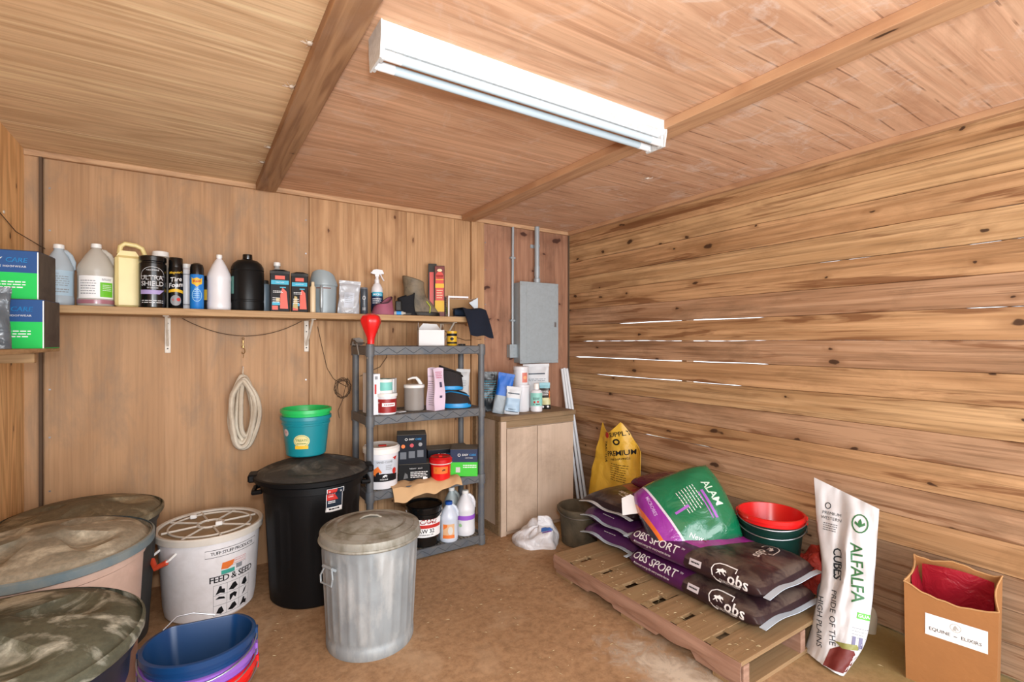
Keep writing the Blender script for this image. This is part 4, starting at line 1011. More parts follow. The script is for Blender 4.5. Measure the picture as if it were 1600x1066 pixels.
lab(t, b, plain('pale_oval', 'd6d3cc', .5), [O(.018, .012, .005, sy=1.5)], .075, .06, name='oval_print', off=.003)
x, y = 1.55, 3.20
jug('bleach_jug', 'grey translucent jug in the shade behind the blue-capped jug', 'jug', x, y, Z0, .060, .30, plain('smoky_plastic', '9fa8a8', .3), CAPW, 'cone', face(x, y))
x, y = 1.600, 3.085
t, b = jug('gallon_jug', 'white jug with a purple stripe at the right of the bottom tier', 'jug', x, y, Z0, .068, .300, WHITE, CAPW, 'cone', face(x, y), capr=.020)
lab(t, b, plain('purple_band', '9a58c8', .4), [R(.40, .030)], .125, .068); lab(t, b, plain('leaf_green', '9cc890', .5), [O(.012, -.035, .075)], 0, .068, name='leaf_print')

# ============================================================ breaker panel, conduit
PG = plain('panel_grey', 'a0abb0', .45, .1, var=.06, dirt='6e6a64', damt=.12, dscale=30)
t = thing('breaker_panel', 'grey metal breaker panel on the back wall near the corner', 'electrical panel', (2.45, 3.48, 1.225))
G().box(-.19, .19, -.10, 0, 0, .665, .003).obj('enclosure', PG, t, False)
G().box(-.198, .198, -.108, -.10, -.006, .671, .002).obj('cover', PG, t, False)
G().box(-.135, .185, -.1105, -.108, .015, .655, .001).obj('door', PG, t, False)
G().box(-.14, -.128, -.112, -.108, .08, .10).box(-.14, -.128, -.112, -.108, .56, .58).obj('hinge', PG, t, False)
G().box(.150, .172, -.114, -.110, .30, .34, .001).obj('latch', STEEL, t, False)
for s_, z in ((-1, .02), (1, .02), (-1, .645), (1, .645)): G().lathe([(0, -.002), (.005, -.002), (.005, .001), (0, .002)], 8, M=Matrix.Translation((s_*.188, -.109, z)) @ Matrix.Rotation(PI/2, 4, 'X')).obj('screw', STEEL, t)
CG = plain('conduit_grey', 'a2abb0', .4, .2, var=.06)
t = thing('conduit', 'thick grey conduit rising from the breaker panel to the ceiling', 'pipe', (2.47, 3.44, 1.90))
G().tube([(0, 0, 0), (0, 0, .478)], .021, 16).obj('pipe', CG, t); G().lathe([(.021, 0), (.029, 0), (.029, .035), (.023, .04)], 16).lathe([(.0, .06), (.024, .06), (.024, .14), (.0, .142)], 16).obj('coupling', CG, t)
G().box(-.045, .0, .030, .038, .30, .33, .002).lathe([(.021, .305), (.0245, .305), (.0245, .325), (.021, .325)], 16).obj('strap', CG, t)
t = thing('conduit', 'thin grey conduit running down to the small junction box', 'pipe', (2.235, 3.46, 1.375))
G().tube([(0, 0, 0), (0, 0, .50), (.004, 0, .98)], .0105, 12).obj('pipe', CG, t)
for z in (.20, .72): G().box(-.022, .022, -.012, .018, z-.008, z+.008, .002).obj('strap', CG, t)
t = thing('junction_box', 'small grey junction box left of the breaker panel', 'electrical box', (2.235, 3.48, 1.27))
G().box(-.045, .03, -.05, 0, 0, .105, .003).obj('box', PG, t, False); G().box(-.048, .033, -.055, -.05, -.003, .108, .002).obj('cover', PG, t, False)
G().tube([(.03, -.025, .035), (.05, -.025, .035)], .012, 10).obj('nipple', CG, t)
for z in (.02, .085): G().lathe([(0, 0), (.004, 0), (.003, .002), (0, .002)], 8, M=Matrix.Translation((-.008, -.055, z)) @ Matrix.Rotation(PI/2, 4, 'X')).obj('screw', STEEL, t)

# ============================================================ wooden cabinet
CBW = wood('cabinet_ply', 'c6ad96', 'a48c74', 'Z', 7, .3, 2, .4, stain='7b6752', stamt=.4, fine=.25)
CBT = wood('cabinet_edge', '8f7452', '6e5236', 'X', 7, .5, 8, .4, stain='5e4c38', stamt=.4, fine=.4)
t = thing('wooden_cabinet', 'dusty pale plywood cabinet beside the grey rack', 'cabinet', (2.20, 3.24, 0))
G().box(-.34, .33, -.20, .22, 0, .825, .002).obj('carcass', CBW, t, False)
G().box(-.35, .345, -.225, .23, .825, .862, .004).obj('top', CBT, t, False)
G().box(-.33, .33, -.214, -.20, .775, .825, .001).obj('face_rail', CBT, t, False)
G().box(-.345, -.30, -.217, -.20, .0, .825, .001).obj('face_stile', CBW, t, False)
G().box(-.295, -.028, -.218, -.20, .03, .77, .002).obj('door', CBW, t, False)
G().box(-.022, .322, -.218, -.20, .03, .77, .002).obj('door', CBW, t, False)
G().box(-.348, -.34, -.19, -.14, 0, .825).box(-.348, -.34, .15, .20, 0, .825).box(-.348, -.34, -.14, .15, 0, .06).obj('side_batten', CBT, t, False)
ZK = .862
DB = film('dark_navy_film', '14222c', .3, .4, 10); 
t, b = pouch('feed_pouch', 'dark navy printed pouch behind the blue-topped bag, beside the rack post', 'pouch', 1.925, 3.33, ZK, .15, .285, .06, DB, 0, 2, 0, seed=11, group='pouches on the cabinet')
pl(t, b, TEALI, [lines(8, .11, .004, .01, .06, .018, 5)], .17, 'lettering')
# blue / silver bag
BLF = film('blue_film', '1773c8', .25, .6, 10)
t, b = pouch('feed_pouch', 'leaning bag with bright blue top and silver lower half', 'pouch', 1.935, 3.17, ZK, .125, .285, .055, zones('blue_silver_film', 'Z', [(0, '9aa6ae'), (.135, '0c62c0'), (.3, '0c62c0')], .45, bump=.6), 0, 2, 10, seed=12, group='pouches on the cabinet')
t, b = pouch('feed_pouch', 'small pale blue and grey printed pouch leaning in front', 'pouch', 1.985, 3.09, ZK, .115, .185, .04, zones('iceblue_film', 'Z', [(0, 'c2c8ce'), (.025, '9dbad2'), (.12, 'c8ccd0'), (.2, 'c8ccd0')], .4), 0, 2, 7, seed=13, group='pouches on the cabinet')
pl(t, b, plain('slate_ink', '3b4a58', .5), [R(.085, .009, 0, .055), T('PERFECT', .014, 0, -.062, bold=.02), R(.09, .006, 0, -.078)], .10, 'lettering')
carton('small_carton', 'white carton with a red edge behind the blue-topped bag', 2.075, 3.31, ZK, face(2.08, 3.3), .12, .05, .285, CW, [('red_edge', REDI, [R(.02, .08, .045, .22)], 'f', 0), ('band', INK, [R(.08, .006, 0, .18)], 'f', 0)])
x, y = 2.150, 3.20
t = thing('powder_canister', 'tall plain white canister carrying a second tub', 'canister', (x, y, ZK), face(x, y))
G().lathe([(0, 0), (.060, 0), (.062, .003), (.062, .185), (.064, .187), (.064, .204), (.060, .207), (0, .207)], 32).obj('body', WHITE, t)
t = thing('powder_tub', 'white tub with an orange label on top of the plain canister', 'tub', (x-.005, y, ZK+.207), face(x, y))
b = G().lathe([(0, 0), (.056, 0), (.058, .003), (.058, .11), (.061, .112), (.061, .136), (.057, .14), (0, .14)], 32).obj('body', WHITE, t)
lab(t, b, plain('salmon_label', 'd07868', .5), [R(.045, .075)], .055, .058, ang=32); lab(t, b, plain('apricot_ink', 'eaa878', .5), [O(.014)], .055, .058, ang=32, name='picture', off=.0022)
x, y = 2.235, 3.12
t = thing('pump_bottle', 'white bottle with a mint green label at the cabinet front', 'bottle', (x, y, ZK), face(x, y))
b = G().lathe([(0, 0), (.042, 0), (.046, .005), (.046, .145), (.038, .163), (.018, .17), (.018, .175), (0, .175)], 28).obj('body', WHITE, t)
G().lathe([(.016, .172), (.021, .173), (.0205, .215), (0, .217)], 20).obj('cap', CAPW, t)
lab(t, b, plain('mint_label', '8fcfc4', .5), [R(.12, .10)], .095, .046); lab(t, b, REDI, [O(.008, -.015, -.02), O(.009, .012, -.017)], .095, .046, name='red_print', off=.002)
lab(t, b, INK, [T('H', .016, -.02, -.037), lines(1, .03, .007, .012, -.04, .01, 2), lines(2, .05, .004, 0, .01, .01, 4)], .095, .046, name='lettering', off=.003)
t, b = pouch('feed_pouch', 'large white pouch with a dark heading line at the cabinet back', 'pouch', 2.375, 3.30, ZK, .215, .335, .06, film('white_pouch', 'cfd2d6', .4, .4, 8), 0, 2, -2, seed=15, group='pouches on the cabinet')
pl(t, b, plain('slate_ink', '3b4a58', .5), [R(.16, .010, -.01, .115), lines(2, .15, .004, 0, .07, .012, 5)], .16, 'lettering')
t, b = pouch('feed_pouch', 'small black and orange pouch at the right of the cabinet top', 'pouch', 2.375, 3.19, ZK, .085, .19, .045, zones('black_cream_film', 'Z', [(0, '24221f'), (.035, 'c4c08c'), (.09, '23201e'), (.165, '88bcc8'), (.25, '88bcc8')], .35), 0, 1, -2, seed=16, group='pouches on the cabinet')
pl(t, b, WINK, [lines(3, .055, .005, 0, .045, .014, 7), O(.009, -.02, -.075), O(.009, .02, -.075)], .095, 'lettering')
pl(t, b, ORI, [R(.012, .08, .037, .02)], .095, 'orange_edge', .002)

# PVC pipes leaning in the corner
PVC = plain('pvc', 'd8dce0', .35, var=.05)
for i, (x0, y0, x1, y1, z1) in enumerate(((2.735, 3.20, 2.745, 3.445, 1.16), (2.765, 3.18, 2.775, 3.45, 1.165), (2.795, 3.17, 2.803, 3.45, 1.16), (2.68, 3.26, 2.70, 3.44, .50))):
    lbl = ['leaning white plastic pipe nearest the cabinet, full length', 'middle one of the three long leaning white pipes', 'long leaning white pipe nearest the board wall', 'short white pipe leaning low behind the long ones'][i]
    t = thing('plastic_pipe', lbl, 'pipe', (x0, y0, 0), 0, 'white pipes leaning in the corner')
    d = Vector((x1-x0, y1-y0, z1)); g = G(); L = d.length
    M = d.to_track_quat('Z', 'Y').to_matrix().to_4x4()
    g.lathe([(.0095, .004), (.0125, .004), (.0125, L), (.0095, L), (.0095, .004)], 14, M=M).obj('tube', PVC, t)

# ============================================================ hanging wrap
t = thing('hanging_bandage', 'looped off-white cloth wrap hanging from a wall nail', 'bandage', (.262, 3.44, 1.24))
CL = plain('offwhite_cotton', 'd8cebc', .9, var=.12, dirt='a08d74', damt=.4, bump=.5, bscale=60)
for k, (dx, w_, zc, hh, ph) in enumerate(((0, .070, -.27, .215, 0), (.010, .046, -.262, .192, .4), (-.012, .056, -.26, .205, .9), (.014, .032, -.25, .175, 1.5), (0.004, .076, -.285, .21, 2.2), (-.004, .062, -.28, .20, 3.0))):
    pts = []
    for i in range(40):
        a = 2*PI*i/40; xx = dx+w_*math.sin(a)*(1+.1*math.cos(3*a+ph)); zz = zc+hh*math.cos(a)+(.010*math.sin(2*a+ph))
        xx *= .35+.65*min(1, (-zz)/.16) if zz > -.16 else 1
        pts.append((xx, .012-.010*k+.006*math.sin(a*2+ph), zz))
    G().tube(pts, .0165, 8, True, flat=.8).obj('wrap', CL, t)
G().tube([(0, 0, 0), (-.003, 0, -.03), (.002, 0, -.06), (0, 0, -.085)], [.002, .004, .010, .018], 10).obj('knot', CL, t)
G().tube([(0, .04, .004), (0, 0, .004)], .002, 6).obj('nail', STEEL, t)

# ============================================================ big bins on the left
def dust_lid(name, base, dust, pale, amt=.6):
    if name in MATS: return MATS[name]
    s = NT(name); v = s.coord(); n = s.noise(v, 3.2, 8, .62, .9); n2 = s.noise(s.coord((1, 1, 1), False, (4, 2, 7)), 5.5, 6, .6, 1.4); n3 = s.noise(v, 60, 4, .7)
    col = s.mix(s.ramp(n, [(.5-amt*.3, 0.), (.60-amt*.1, amt)]), srgb(base), srgb(dust))
    col = s.mix(s.ramp(n2, [(.50, 0.), (.62, amt)]), col, srgb(pale))
    col = s.mix(s.ramp(n3, [(.4, .3), (.6, 0.)]), col, srgb(base))
    s.base(col); s.put(.6, 0, .3); s.bump(n3, .2, .003); MATS[name] = s.m; return s.m
def bin_(name, lb, x, y, h, r, rb, body, lid, rz=0, sculpt=0, sticker=False, grp=None, recess=True, rimr=None):
    t = thing(name, lb, 'trash can', (x, y, 0), rz, grp)
    def fn(xx, yy, z, rr, a):
        # recessed panels with rounded ribs between
        k = 1
        if recess and .10 < z < h-.14:
            q = (a/(2*PI)*8) % 1; k = 1-.022*(1 if .14 < q < .86 else 0)
        return xx*k, yy*k
    zs = [0, .02, .09, .11, h*.3, h*.5, h*.7, h-.15, h-.13, h-.06]
    pr = [(0, 0)]+[(rb+(r*.93-rb)*z/h, z) for z in zs]+[(r*.945, h-.055), (r*.955, h-.03), (r*.955, h-.005), (0, h-.01)]
    b = G().lathe(pr, 96 if recess else 48, fn=fn).obj('body', body, t)
    def lf(u, v):
        a = 2*PI*u; rr = r*v
        z = h+.012+.045*(1-v**2)
        if v > .78: z = h+.012+.045*(1-.78**2)-(v-.78)*.10
        if v > .93: z = h+.006-(v-.93)*.2
        # four broad petals pressed into the dome
        if .22 < v < .76: z -= sculpt*.026*max(0, math.cos(4*a))**.35*math.sin((v-.22)/.54*PI)**.7
        if v < .2 : z += sculpt*.006
        return (rr*math.cos(a), rr*math.sin(a), z)
    g = G().grid(lf, 64, 22, True)
    vs = [v for v in g.bm.verts if v.co.xy.length < 1e-4]; bmesh.ops.remove_doubles(g.bm, verts=vs, dist=1e-3)
    l = g.obj('lid', lid, t)
    G().lathe([(r*.985, h-.012), (r*1.0, h-.022), (r*1.012, h-.014), (r*1.012, h+.003), (r*.99, h+.008)], 64).obj('lid_rim', lid, t)
    return t, b, l
LIDA = dust_lid('dusty_dark_lid', '1e211c', '5a5a4a', 'b4b4a6', .75)
LIDB = dust_lid('dusty_beige_lid', '4a4c42', '9c917e', 'bcb4a0', .8)
LIDC = dust_lid('dusty_olive_lid', '34342a', '776c56', 'a3977c', .8)
bin_('trash_can', 'black round bin with a grey-dusted dark lid in the near left corner', -.404, 1.573, .70, .300, .23, plain('bin_navy_black', '1c1f2a', .35), LIDA, .4, 1, grp='large lidded bins along the left wall')
t, b, l = bin_('trash_can', 'faded pinkish bin with a dusty blue-rimmed lid, second from the near corner', -.418, 2.262, .70, .292, .235, plain('faded_pink_plastic', 'c9ab9c', .45, dirt='8c7866', damt=.3), LIDB, .9, 1, grp='large lidded bins along the left wall', recess=False)
G().lathe([(.295, .676), (.302, .680), (.302, .704), (.295, .709)], 64).obj('blue_rim', plain('faded_blue_rim', '4e6672', .45, dirt='8a8a80', damt=.4), t)
bin_('trash_can', 'olive-dusted lidded bin farthest back beside the corner', -.42, 2.99, .60, .30, .24, plain('bin_dark_grey', '3a3a38', .5), LIDC, 0, .6, grp='large lidded bins along the left wall')

# white feed tub
x, y = .082, 3.09
t = thing('feed_tub', 'white feed tub with spoked lid printed FEED & SEED', 'tub', (x, y, 0), face(x, y, 0))
TW = plain('tub_white', 'e8e5e6', .4, var=.05, dirt='a59a90', damt=.12, dscale=20)
b = G().lathe([(0, 0), (.190, 0), (.204, .014), (.212, .06), (.232, .38), (.236, .40), (0, .40)], 64).obj('body', TW, t)
TL = plain('tub_lid', 'd6cfc4', .45, var=.05, dirt='a08a70', damt=.15)
G().lathe([(.236, .398), (.248, .402), (.251, .432), (.246, .438), (.232, .436), (.228, .428)], 64).obj('lid_rim', TL, t)
G().lathe([(.229, .426), (.22, .426), (0, .428)], 48).obj('lid_disc', plain('dusty_lid_disc', 'a38c6e', .7, var=.2, dirt='7c6648', damt=.5), t)
g = G()
for k in range(8):
    a = k*PI/4+.2; g.tube([(.05*math.cos(a), .05*math.sin(a), .431), (.218*math.cos(a), .218*math.sin(a), .431)], .0055, 6)
g.tube([(.19*math.cos(a), .19*math.sin(a), .431) for a in [i*PI/20 for i in range(40)]], .005, 6, True)
g.tube([(.06*math.cos(a), .06*math.sin(a), .432) for a in [i*PI/12 for i in range(24)]], .006, 6, True)
g.obj('lid_spoke', TL, t)
for a, rr_ in ((-.9, .06), (2.1, .16)): G().box(-.016, .016, -.012, .012, .430, .452, .004, Matrix.Translation((rr_*math.cos(a), rr_*math.sin(a), 0))).obj('lid_knob', CAPW, t)
hx = -.235
G().tube([(-.145, -.178, .365), (-.170, -.205, .35), (-.225, -.185, .318), (-.248, -.115, .35), (-.215, -.08, .365)], .006, 8).obj('handle', CAPW, t)
G().tube([(-.180, -.202, .342), (-.225, -.185, .318), (-.243, -.135, .342)], .013, 10).obj('handle_grip', plain('orange_grip', 'd04a2c', .4), t)
rr_ = .222
AN = 27
lab(t, b, INK, [T('TUFF STUFF PRODUCTS', .0225, 0, .348, bold=.014, space=.86), ring2([(-.128, .330), (.128, .330), (.128, .367), (-.128, .367)], .0022), T('FEED & SEED', .045, 0, .214, bold=.02, space=.88)], 0, rr_, AN, 'lettering')
lab(t, b, ORI, [P([(-.06, .262), (-.03, .258), (-.005, .272), (.0, .296), (-.055, .294)])], 0, rr_, AN, 'orange_print')
lab(t, b, plain('pink_red_ink', 'cc6a60', .5), [ring2([(.0, .275), (.062, .275), (.062, .298), (.0, .298)], .002), T('PRODUCT', .012, .03, .287)], 0, rr_, AN, 'red_print', .0018)
lab(t, b, plain('teal_green_ink', '3aa090', .5), [R(.062, .020, -.028, .245)], 0, rr_, AN, 'teal_print')
lab(t, b, GREYI, [R(.032, .022, .026, .256), ring2([(-.06, .234), (.065, .234), (.065, .268), (-.06, .268)], .0015)], 0, rr_, AN, 'grey_print')
gl = []
for r_ in range(3):
    for c_ in range(3):
        cx, cz = -.062+.062*c_, .16-.052*r_
        gl.append(ring2([(cx-.031, cz-.026), (cx+.031, cz-.026), (cx+.031, cz+.026), (cx-.031, cz+.026)], .002))
lab(t, b, plain('mid_grey_ink', '626468', .5), gl, 0, rr_, AN, 'icon_grid', .0014)
ic = [[(-.02, -.02), (.0, -.014), (.018, -.02), (.018, .0), (.006, .002), (.004, .016), (-.004, .016), (-.01, .0)], [(-.022, -.012), (.0, -.018), (.02, -.006), (.008, .016), (-.004, .012), (-.012, .0)], [(-.016, -.012), (.004, -.02), (.016, -.01), (.006, .016), (-.006, .01)]]
ic2 = [[(-.02, .006), (-.006, .016), (.016, .01), (.02, .0), (.0, .004)], [(-.016, -.016), (-.010, -.016), (.0, .0), (.012, -.012), (.018, .008), (.004, .016), (-.016, .01)], [(-.012, -.018), (.004, -.006), (.014, .018), (.0, .006)]]
for r_, z_ in ((ic, .16), (ic2, .108), (ic[::-1], .056)):
    for c_ in range(3): lab(t, b, INK, [P(sc(r_[c_], 1.12), -.062+.062*c_, z_)], 0, rr_, AN, 'animal_icon', .0016)

# black wheel-less trash can with snap lid
x, y = .575, 2.965
t = thing('trash_can', 'tall black plastic trash can with a handled lid and red sticker', 'trash can', (x, y, 0), face(x, y, 0))
BK = plain('bin_black', '101011', .5, var=.15, bump=.15, bscale=160)
def fnb(xx, yy, z, rr, a):
    k = 1
    if .10 < z < .52:
        q = (a/(2*PI)*8+.35) % 1; k = 1-.035*(1 if .28 < q < .72 else 0)
    return xx*k, yy*k
h = .675
b = G().lathe([(0, 0), (.212, 0), (.222, .012), (.226, .08), (.228, .10), (.236, .25), (.244, .40), (.250, .51), (.252, .53), (.256, .60), (.268, .605), (.268, .64), (.262, .645), (.262, .665), (0, .665)], 96, fn=fnb).obj('body', BK, t)
LIDK = dust_lid('dusty_black_lid', '222222', '44413c', '6e685e', .6)
def lf(u, v):
    a = 2*PI*u; z = h+.01+.075*(1-v**1.6)
    if v > .9: z = h+.01+.075*(1-.9**1.6)-(v-.9)*.22
    if .25 < v < .82: z -= .024*max(0, math.cos(4*a+.6))**.3*math.sin((v-.25)/.57*PI)**.6
    return (.298*v*math.cos(a), .298*v*math.sin(a), z)
g = G().grid(lf, 72, 22, True); bmesh.ops.remove_doubles(g.bm, verts=g.bm.verts[:], dist=1e-4); g.obj('lid', LIDK, t)
G().lathe([(.296, h-.012), (.302, h-.02), (.304, h+.002), (.294, h+.006)], 72).obj('lid_rim', BK, t)
for s_ in (-1, 1):
    G().box(s_*.30-.026, s_*.30+.026, -.05, .05, h-.03, h+.012, .008).obj('lid_handle', BK, t)
    G().tube([(s_*.255, -.07, .60), (s_*.297, -.06, .595), (s_*.300, 0, .59), (s_*.297, .06, .595), (s_*.255, .07, .60)], .013, 8).obj('side_handle', BK, t)
t2 = lab(t, b, plain('sticker_navy', '25303e', .4), [R(.088, .125)], .565, .258, 24, 'sticker', .003)
lab(t, b, WINK, [ring2([(-.044, -.062), (.044, -.062), (.044, .062), (-.044, .062)], .003), R(.084, .022, 0, -.049), T('32', .012, .028, .045)], .565, .258, 24, 'sticker_border', .004)
lab(t, b, REDI, [P([(-.042, .06), (.01, .06), (.0, .03), (.02, .0), (-.042, .0)])], .565, .258, 24, 'red_print', .004)
lab(t, b, WINK, [T('32', .010, -.032, .048), T('TRASH', .012, -.018, .034), T('CAN', .012, -.022, .02), lines(2, .04, .004, -.015, -.008, .008, 2)], .565, .258, 24, 'lettering', .005)
lab(t, b, INK, [lines(1, .06, .008, 0, -.052, .01, 2)], .565, .258, 24, 'fine_print', .006)

# turquoise pails nested on the black can
def pail(name, lb, x, y, z, rt, rb, h, m, rz=0, rimh=.02, grp=None, lip=.008, ribs=True, bail=True, tilt=(0, 0), sx=1, sy=1, flat=None, bailm=None, label_=None, bail_up=0.):
    """open bucket with wall thickness, rolled rim, ridge, bail wire and ears; flat = local y where the back is cut straight"""
    t = thing(name, lb, 'bucket', (x, y, z), rz, grp, tilt)
    def fn(xx, yy, zz, r, a):
        if flat is not None:
            lim = flat*(r/rt)
            if yy > lim: yy = lim
        return xx, yy
    w_ = .004; R_ = lambda zz: rb+(rt-rb)*zz/h
    pr = [(0, 0), (rb*.95, 0), (rb, .006), (R_(h-rimh*2.6), h-rimh*2.6), (R_(h-rimh*2.5)+lip*.6, h-rimh*2.5), (R_(h-rimh*2)+lip*.6, h-rimh*2), (R_(h-rimh), h-rimh*1.9), (rt, h-rimh), (rt+lip, h-rimh), (rt+lip, h-.002), (rt+lip*.6, h), (rt-.002, h), (rt-w_, h-.004), (R_(h*.55)-w_, h*.55), (R_(h*.52)-w_*1.8, h*.53), (rb-w_, .012), (0, .009)]
    b = G().lathe(pr, 56, sx=sx, sy=sy, fn=fn).obj('shell', m, t)
    if bail:
        e = (rt+lip)*sx
        for s_ in (-1, 1): G().box(s_*e-.006, s_*e+.006, -.014, .014, h-.045, h-.002, .003).obj('ear', m, t)
        pts = []
        for i in range(21):
            a = PI*i/20; pts.append((e*1.02*math.cos(a), -(rt+lip)*sy*1.03*math.sin(a), h-.018-.03*math.sin(a)+bail_up*math.sin(a)))
        G().tube(pts, .0028, 6).obj('bail', bailm or STEEL, t)
    return t, b
x, y = .545, 3.01
gq = 'turquoise and green pails nested on the black can'
TQ = plain('turquoise_plastic', '13808c', .3, var=.06); GQ = plain('green_plastic', '1fb45c', .3, var=.06)
t, b = pail('pail', 'turquoise round pail with a cream oval label on the black trash can lid', x, y, .764, .128, .105, .222, TQ, face(x, y), bail=False, grp=None)
lab(t, b, plain('cream_label', 'd8cf94', .45), [O(.042, 0, 0, sy=.85)], .09, .114, -12); lab(t, b, plain('olive_ink', '6a8a4c', .5), [T('TREATS', .018, 0, .004, bold=.03), lines(1, .05, .005, 0, -.016, .01, 3), ring2([(.036*math.cos(i*PI/10), .030*math.sin(i*PI/10)) for i in range(20)], .002)], .09, .114, -12, 'lettering', .002)
lab(t, b, YELI, [R(.07, .018, 0, -.034)], .09, .114, -12, 'yellow_band', .003)
lab(t, b, plain('pale_dot', 'c8b8b8', .5), [O(.020, 0, 0)], .135, .118, -58, 'round_sticker'); lab(t, b, REDI, [T('*', .03, 0, -.005)], .135, .118, -58, 'star', .002)
t, b = pail('pail', 'bright green pail nested inside the turquoise one, only its rim showing', x, y, .824, .128, .110, .200, GQ, face(x, y), bail=False)

# ============================================================ galvanised can
x, y = .712, 2.345
t = thing('galvanized_can', 'ribbed galvanized metal trash can with a dusty lid in front', 'trash can', (x, y, 0), face(x, y, 0))
def galv(name, c1, c2, dirt, damt):
    s = NT(name); v = s.coord(); n = s.noise(v, 6, 7, .65, .8); n2 = s.noise(s.coord((1, 1, .4), False, (2, 9, 3)), 11, 6, .6)
    col = s.mix(n, srgb(c1), srgb(c2)); col = s.mix(s.ramp(n2, [(.46, 0.), (.62, damt)]), col, srgb(dirt))
    s.base(col); s.b.inputs['Metallic'].default_value = .3
    s.l(s.math('MULTIPLY_ADD', n, .35, .38), s.b.inputs['Roughness']); s.bump(n, .15, .004); return s.m
GV = galv('galvanized', '7c8488', 'a6adb0', 'c2c4c2', .5)
GVL = galv('galvanized_dusty', '86867e', 'aaa89e', '6a6452', .8)
def fg(xx, yy, z, rr, a):
    k = 1
    if .075 < z < .44:
        q = math.cos(a*28); k = 1+.012*(q if q > 0 else q*.2)
    return xx*k, yy*k
pr = [(0, .012), (.190, .012), (.190, 0), (.196, .0), (.200, .012), (.200, .045), (.197, .05), (.198, .07)]+[(.199+.018*(z-.08)/.36, z) for z in (.08, .15, .25, .35, .435)]+[(.218, .44), (.219, .50), (.223, .505), (0, .505)]
b = G().lathe(pr, 224, fn=fg).obj('body', GV, t)
G().lathe([(.224, .482), (.232, .484), (.235, .489), (.232, .496), (.229, .497), (.229, .520), (.226, .527), (.205, .534), (.200, .532), (.165, .545), (.150, .541), (.145, .546), (.06, .564), (0, .567)], 72).obj('lid', GVL, t)
G().tube([(-.05, .0, .562), (-.03, 0, .574), (0, .0, .578), (.03, 0, .574), (.05, 0, .562)], .010, 8, flat=.5).obj('lid_handle', GVL, t)
a0 = math.radians(-90-50)
cx, cy = .221*math.cos(a0), .221*math.sin(a0); tx, ty = -math.sin(a0), math.cos(a0); nx, ny = math.cos(a0), math.sin(a0)
def hp(s_, o_, z): return (cx+tx*s_+nx*o_, cy+ty*s_+ny*o_, z)
for sgn in (1, -1):
    if sgn == -1: cx, cy, tx, ty, nx, ny = -cx, -cy, -tx, -ty, -nx, -ny
    G().tube([hp(-.028, -.004, .40), hp(-.03, .014, .415), hp(.03, .014, .415), hp(.028, -.004, .40)], .007, 8).obj('handle_mount', GV, t)
    G().tube([hp(-.025, .012, .41), hp(-.042, .020, .375), hp(-.036, .022, .345), hp(.036, .022, .345), hp(.042, .020, .375), hp(.025, .012, .41)], .0042, 8).obj('handle', GV, t)

# ============================================================ nested flat-back feed buckets, near left
gq = 'nested flat-back feed buckets'
x, y = .022, 2.03
BB = plain('feed_blue', '123a68', .32, var=.08); PB = plain('feed_purple', '8a5cb8', .32, var=.06)
for z, m, lb, up in ((.0, RED, 'red flat-back feed bucket at the bottom of the nested stack', 0), (.045, PB, 'purple flat-back feed bucket in the middle of the nested stack', 0), (.10, BB, 'navy blue flat-back feed bucket on top of the nested stack', .0)):
    dx = .003 if m is RED else .0
    pail('feed_bucket', lb, x+dx, y-dx, z, .163, .125, .275, m, math.radians(-8), rimh=.022, grp=gq, sx=1.0, sy=.92, flat=.118, lip=.010, bail=True, bail_up=-.02)
tag(G().tube([(x+.05, y+.145, .372), (x-.02, y+.16, .392), (x-.07, y+.15, .398), (x-.11, y+.12, .375)], .0026, 6).obj('bail_wire', STEEL), 'thin steel bail wire standing behind the navy bucket rim', 'wire')

# ============================================================ pallet
PW = wood('pallet_wood', '997c5a', '7d6142', 'X', 7, .25, 6, .4, stain='98805c', stamt=.9, fine=.4, thin='Z', sat=1)
PW2 = wood('pallet_stringer', 'a9806a', '80563f', 'Y', 7, .4, 6, .4, stain='8a6650', stamt=.6, fine=.4)
px, py = 1.835, 1.155
t = thing('pallet', 'dirt-covered wooden pallet under the feed bags', 'pallet', (px, py, 0))
PL_, PWD = 1.205, .90
for i, xs in enumerate((0, .43, .855)):
    g = G()
    o_ = [(0, .018), (0, .112), (PL_, .112), (PL_, .018), (.92, .018), (.89, .05), (.75, .05), (.72, .018), (.44, .018), (.41, .05), (.25, .05), (.22, .018)]
    g.prism(o_, xs, xs+.04, 'YZ').obj('stringer', PW2, t, False)
yb = [(0, .14), (.175, .14), (.35, .135), (.53, .14), (.71, .14), (.885, .14), (1.065, .14)]
rp = random.Random(2)
for a, wd in yb:
    dz = rp.uniform(-.002, .002); G().box(-.012, PWD, a, a+wd, .112+dz, .130+dz, .002).obj('deck_board', PW, t, False)
for a in (0.0, .53, 1.065): G().box(0, PWD, a, a+.14, .0, .018, .002).obj('bottom_board', PW, t, False)
DIRT = plain('packed_dirt', '937a56', .95, var=.2, dirt='7d6444', damt=.3, bump=.6, bscale=30)
g = G()
def dirtf(x0, x1, y0, y1, z):
    def f(u, v): return (x0+(x1-x0)*u, y0+(y1-y0)*v, z-.003+.004*noise.noise(((x0+(x1-x0)*u)*30, (y0+(y1-y0)*v)*30, 1)))
    g.grid(f, 30, 3)
for (a, wd), (c, _) in zip(yb, yb[1:]): dirtf(.125, PWD, a+wd-.001, c+.001, .1325)
for (a, wd), (c, _) in zip(yb, yb[1:]): dirtf(-.01, .050, a+wd-.001, c+.001, .1325)
stuff(g.obj('dirt_fill', DIRT, t))
# caked dirt shoulder along the pallet's long edge
def caked(u, v):
    yy = PL_*u; q = noise.noise((yy*7, v*2, 3))
    return (-.014-.006*q-.008*math.sin(v*PI), yy, .128-.08*v*(1+.3*q))
stuff(G().grid(caked, 60, 6, thick=.004).obj('caked_dirt', PW2, t))

